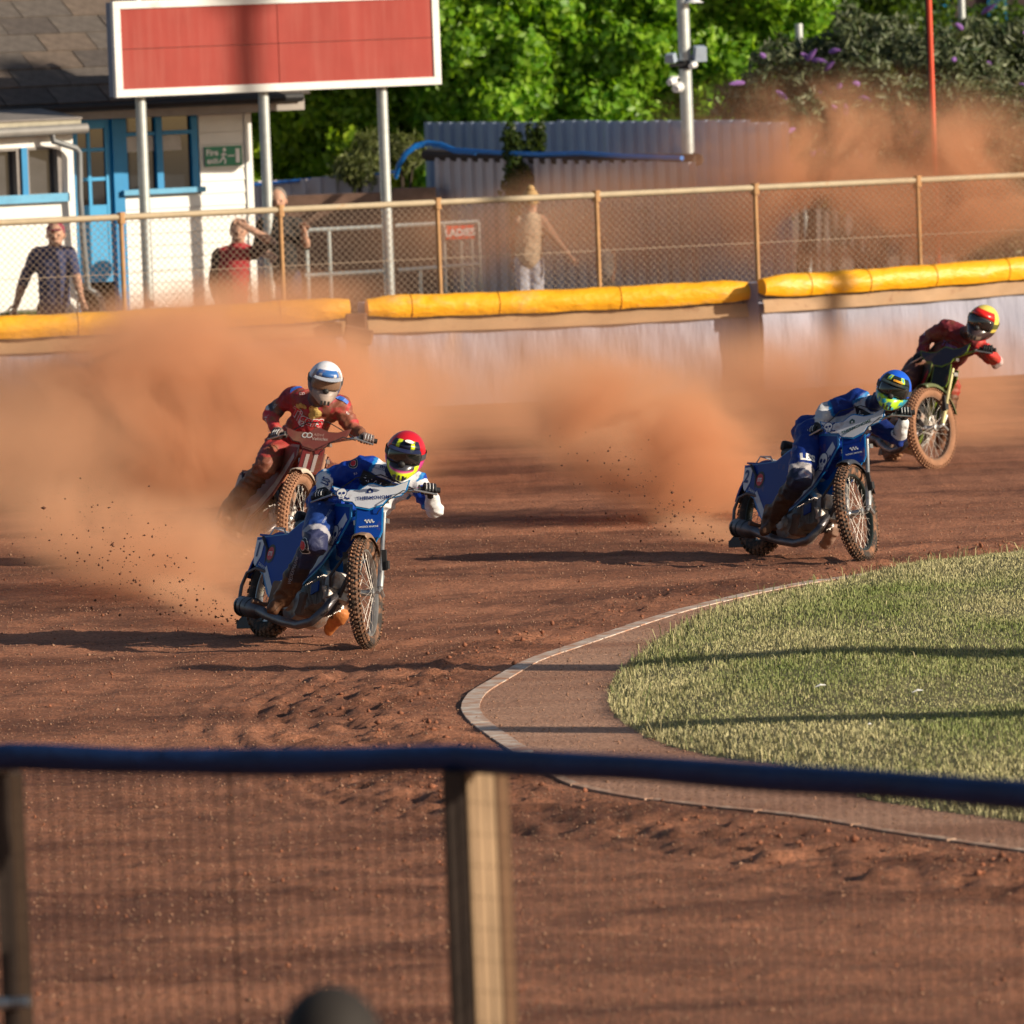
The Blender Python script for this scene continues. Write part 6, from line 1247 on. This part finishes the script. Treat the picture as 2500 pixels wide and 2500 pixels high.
# --- rider 4 ---------------------------------------------------
def h4(az, el):
    C = np.tile(np.array([.05, .03, .03]), (len(az), 1)); a = np.abs(az); C[(el > 40) | ((a > 58) & (el > -20))] = (.72, .58, .12); C[(a < 58) & (el > 22) & (el <= 52)] = (.66, .02, .015); C[(el < -30) & (a < 30)] = (.2, .15, .12); return C
tab4 = {'torso': (.13, .012, .02), 'yoke': (.14, .012, .02), 'lat': (.13, .012, .02), 'neck': (.03, .02, .03), 'upperR': [(.85, (.14, .012, .02)), (1, (.3, .28, .38))], 'foreR': (.16, .015, .03), 'upperL': (.55, .03, .03), 'foreL': [(.3, (.5, .4, .4)), (1, (.55, .03, .03))], 'thigh': (.08, .03, .03), 'thighL': (.35, .02, .02), 'knee': (.06, .03, .02), 'shin': MUD, 'boot': MUD}
J4 = dict(head=(2400, 786, 62.2), neck=(2358, 815, 62.65), chest=(2334, 848, 62.8), pelvis=(2294, 905, 63.15), shR=(2312, 800, 62.72), elR=(2262, 826, 62.88), shL=(2388, 842, 62.65), elL=(2432, 884, 62.5),
          hipR=(2279, 898, 63.1), knR=(2232, 940, 62.6), anR=(2212, 1010, 62.8), toR=(2200, 1035, 62.6), hipL=(2312, 908, 63.05), knL=(2322, 950, 62.5), anL=(2306, 1040, 62.4), toL=(2290, 1085, 62.2))
r4 = rider(4, 'rider in a yellow and red helmet on the black and lime bike', J4, colr(tab4), M_suitd, dict(colfn=h4, yaw=-14, pitch=14, tilt=24, peakcol=None, s=1.1, strap=(.1, .1, .02)), glove_m=M_glove, glove_w=M_glove)
ro, base, bv, ho, P = r4
dtext(bv, 2318, 845, 'Tigers', .06, -15, mat('print_purple', (.18, .1, .3)), ro, base, bold=.03, shear=.2)
# ============================================================ DUST
def dust_mat(dens, sc, nsc, lo, hi, col, edge=1.0, seed=0.):
    m = bpy.data.materials.new('shale_dust'); m.use_nodes = True; t = m.node_tree; L = t.links; t.nodes.clear()
    out = nn(t, 'ShaderNodeOutputMaterial'); pv = nn(t, 'ShaderNodeVolumePrincipled'); pv.inputs['Color'].default_value = (*col, 1); pv.inputs['Anisotropy'].default_value = .0
    tc = nn(t, 'ShaderNodeTexCoord'); ln = nn(t, 'ShaderNodeVectorMath', operation='LENGTH')
    wob = nn(t, 'ShaderNodeTexNoise', i_Scale=1.3, i_Detail=2.); mp = nn(t, 'ShaderNodeMapping'); mp.inputs['Scale'].default_value = sc; mp.inputs['Location'].default_value = (seed, seed * 1.7, seed * .6)
    L.new(tc.outputs['Object'], mp.inputs[0]); L.new(tc.outputs['Object'], ln.inputs[0])
    no = nn(t, 'ShaderNodeTexNoise', i_Scale=nsc, i_Detail=6., i_Roughness=.6, i_Distortion=1.1); L.new(mp.outputs[0], no.inputs['Vector'])
    f = nn(t, 'ShaderNodeMapRange', interpolation_type='SMOOTHSTEP'); f.inputs[1].default_value = 1.0; f.inputs[2].default_value = 1.0 - .85 * edge; f.inputs[3].default_value = 0; f.inputs[4].default_value = 1
    # distort the outline with the noise
    ad = nn(t, 'ShaderNodeMath', operation='MULTIPLY_ADD'); ad.inputs[1].default_value = 1.0; L.new(no.outputs[0], ad.inputs[0]); sb = nn(t, 'ShaderNodeMath', operation='SUBTRACT'); L.new(ln.outputs['Value'], sb.inputs[0]); sb.inputs[1].default_value = .50; L.new(sb.outputs[0], ad.inputs[2])
    L.new(ad.outputs[0], f.inputs[0])
    r = nn(t, 'ShaderNodeMapRange'); r.inputs[1].default_value = lo; r.inputs[2].default_value = hi; r.inputs[3].default_value = .03; r.inputs[4].default_value = 1; L.new(no.outputs[0], r.inputs[0])
    ml = nn(t, 'ShaderNodeMath', operation='MULTIPLY'); L.new(f.outputs[0], ml.inputs[0]); L.new(r.outputs[0], ml.inputs[1])
    m2 = nn(t, 'ShaderNodeMath', operation='MULTIPLY'); m2.inputs[1].default_value = dens; L.new(ml.outputs[0], m2.inputs[0]); L.new(m2.outputs[0], pv.inputs['Density']); L.new(pv.outputs[0], out.inputs['Volume']); return m
DC = (.86, .495, .30)
def cloud(label, px, py, d, r, dens, tilt=0., yaw=0., nsc=.9, lo=.36, hi=.62, edge=1., seed=0., col=DC):
    b = MB(); b.ell((0, 0, 0), (1.12, 1.12, 1.12), n=20, m=12); o = b.build('dust_cloud', dust_mat(dens, r, nsc, lo, hi, col, edge, seed), None)
    o.matrix_world = Matrix.Translation(W(px, py, d)) @ Matrix.Rotation(yaw, 4, 'Z') @ Matrix.Rotation(tilt, 4, 'Y') @ Matrix.Diagonal((*r, 1)); tag(o, label, 'dust', kind='stuff'); return o
CLOUDS = [
 ('dense spray of brown dust shooting off the rear wheel of the number 1 bike', 505, 1470, 48.3, (.42, 1.3, .17), 3.2, .42, .35, 2.0, .36, .6, 1., 1.),
 ('brown dust trail rising left of the number 1 bike', 330, 1330, 51.5, (1.15, 3.0, .52), 2.6, .30, .3, 1.2, .44, .6, 1., 2.),
 ('thick dust hiding the rear wheel of the red bike', 560, 1290, 53.2, (.55, 1.3, .36), 1.5, .35, .2, 1.6, .36, .6, 1., 3.),
 ('huge bright tan dust cloud at the left behind the rider in the white helmet', 460, 1060, 62.0, (2.5, 2.6, 1.38), 10., .05, 0, .85, .46, .60, .8, 4.),
 ('bright dust cloud directly behind the white-helmeted rider', 840, 1000, 65.5, (1.5, 2.4, .95), 3.4, -.1, 0, .9, .44, .62, 1., 5.),
 ('dark brown dust at the far left edge of the track', 60, 1110, 57.0, (1.2, 4.5, .85), .5, 0, 0, 1.0, .36, .6, 1., 6.),
 ('narrow jet of dark dust off the rear wheel of the number 2 bike', 1745, 1300, 53.8, (.42, 1.2, .13), 3.2, .42, .4, 2.2, .36, .6, 1., 7.),
 ('orange dust plume rising left of the number 2 bike', 1610, 1085, 57.0, (1.4, 1.5, .74), 7.0, .46, .25, 1.3, .45, .61, .9, 8., (.86, .48, .28)),
 ('broad orange dust drifting across the middle of the track', 1480, 1010, 63.0, (2.0, 4.0, .60), .9, .12, 0, .9, .38, .62, 1., 9.),
 ('orange dust behind the riders in the blue and yellow helmets', 2060, 960, 67.5, (2.6, 2.6, .85), 2.2, -.05, 0, .9, .42, .62, 1., 10.),
 ('low dust drifting round the wheels of the last bike', 2380, 1100, 66.0, (1.6, 3.5, .5), .5, 0, 0, 1.1, .36, .6, 1., 11.),
 ('big brown dust bank above the air fence at the right', 2160, 470, 80.6, (3.3, 1.4, 1.5), 5.2, .12, 0, .9, .45, .64, .9, 12.),
 ('thin dust hanging over the fence in the middle', 1580, 560, 81.5, (2.2, 1.6, .85), 1.8, .1, 0, 1.0, .36, .6, 1., 13.),
 ('thin dust drifting behind the LADIES sign', 1180, 580, 79.0, (2.0, 1.2, .62), 1.0, .0, 0, 1.0, .42, .62, 1., 14.),
 ('dust spilling over the left air fence section', 620, 735, 74.6, (1.8, 2.0, .40), 1.1, 0, 0, 1.1, .34, .6, 1., 15.),
 ('wide thin dust hanging low over the far side of the track', 1250, 930, 69.5, (5.2, 5.0, .80), .4, 0, 0, .7, .34, .6, 1., 16.),
]
for c in CLOUDS: cloud(*c)
# clods thrown into the air by the rear wheels
def spray(px, py, d, n, dxs, dzs, label):
    p0 = np.array(W(px, py, d)); t = rng.random(n) ** .7; x = -t * dxs * rng.uniform(.5, 1.2, n); z = t * dzs * rng.uniform(.1, 1.3, n); y = t * rng.uniform(.3, 2.6, n)
    P = np.stack([x, y, z], 1); P[:, 2] = np.maximum(P[:, 2], -p0[2] + .02); o = scatter('flying_clods', P, (.002 + .012 * rng.random(n) ** 3.5), mat('wet_clods', (.09, .035, .02), .9, var=.3, ns=20)); o.location = p0; tag(o, label, 'clods', kind='stuff')
spray(600, 1530, 47.4, 800, 1.5, .75, 'dark clods flying off the rear wheel of the number 1 bike')
spray(1815, 1340, 53.1, 500, 1.3, .7, 'dark clods flying off the rear wheel of the number 2 bike')
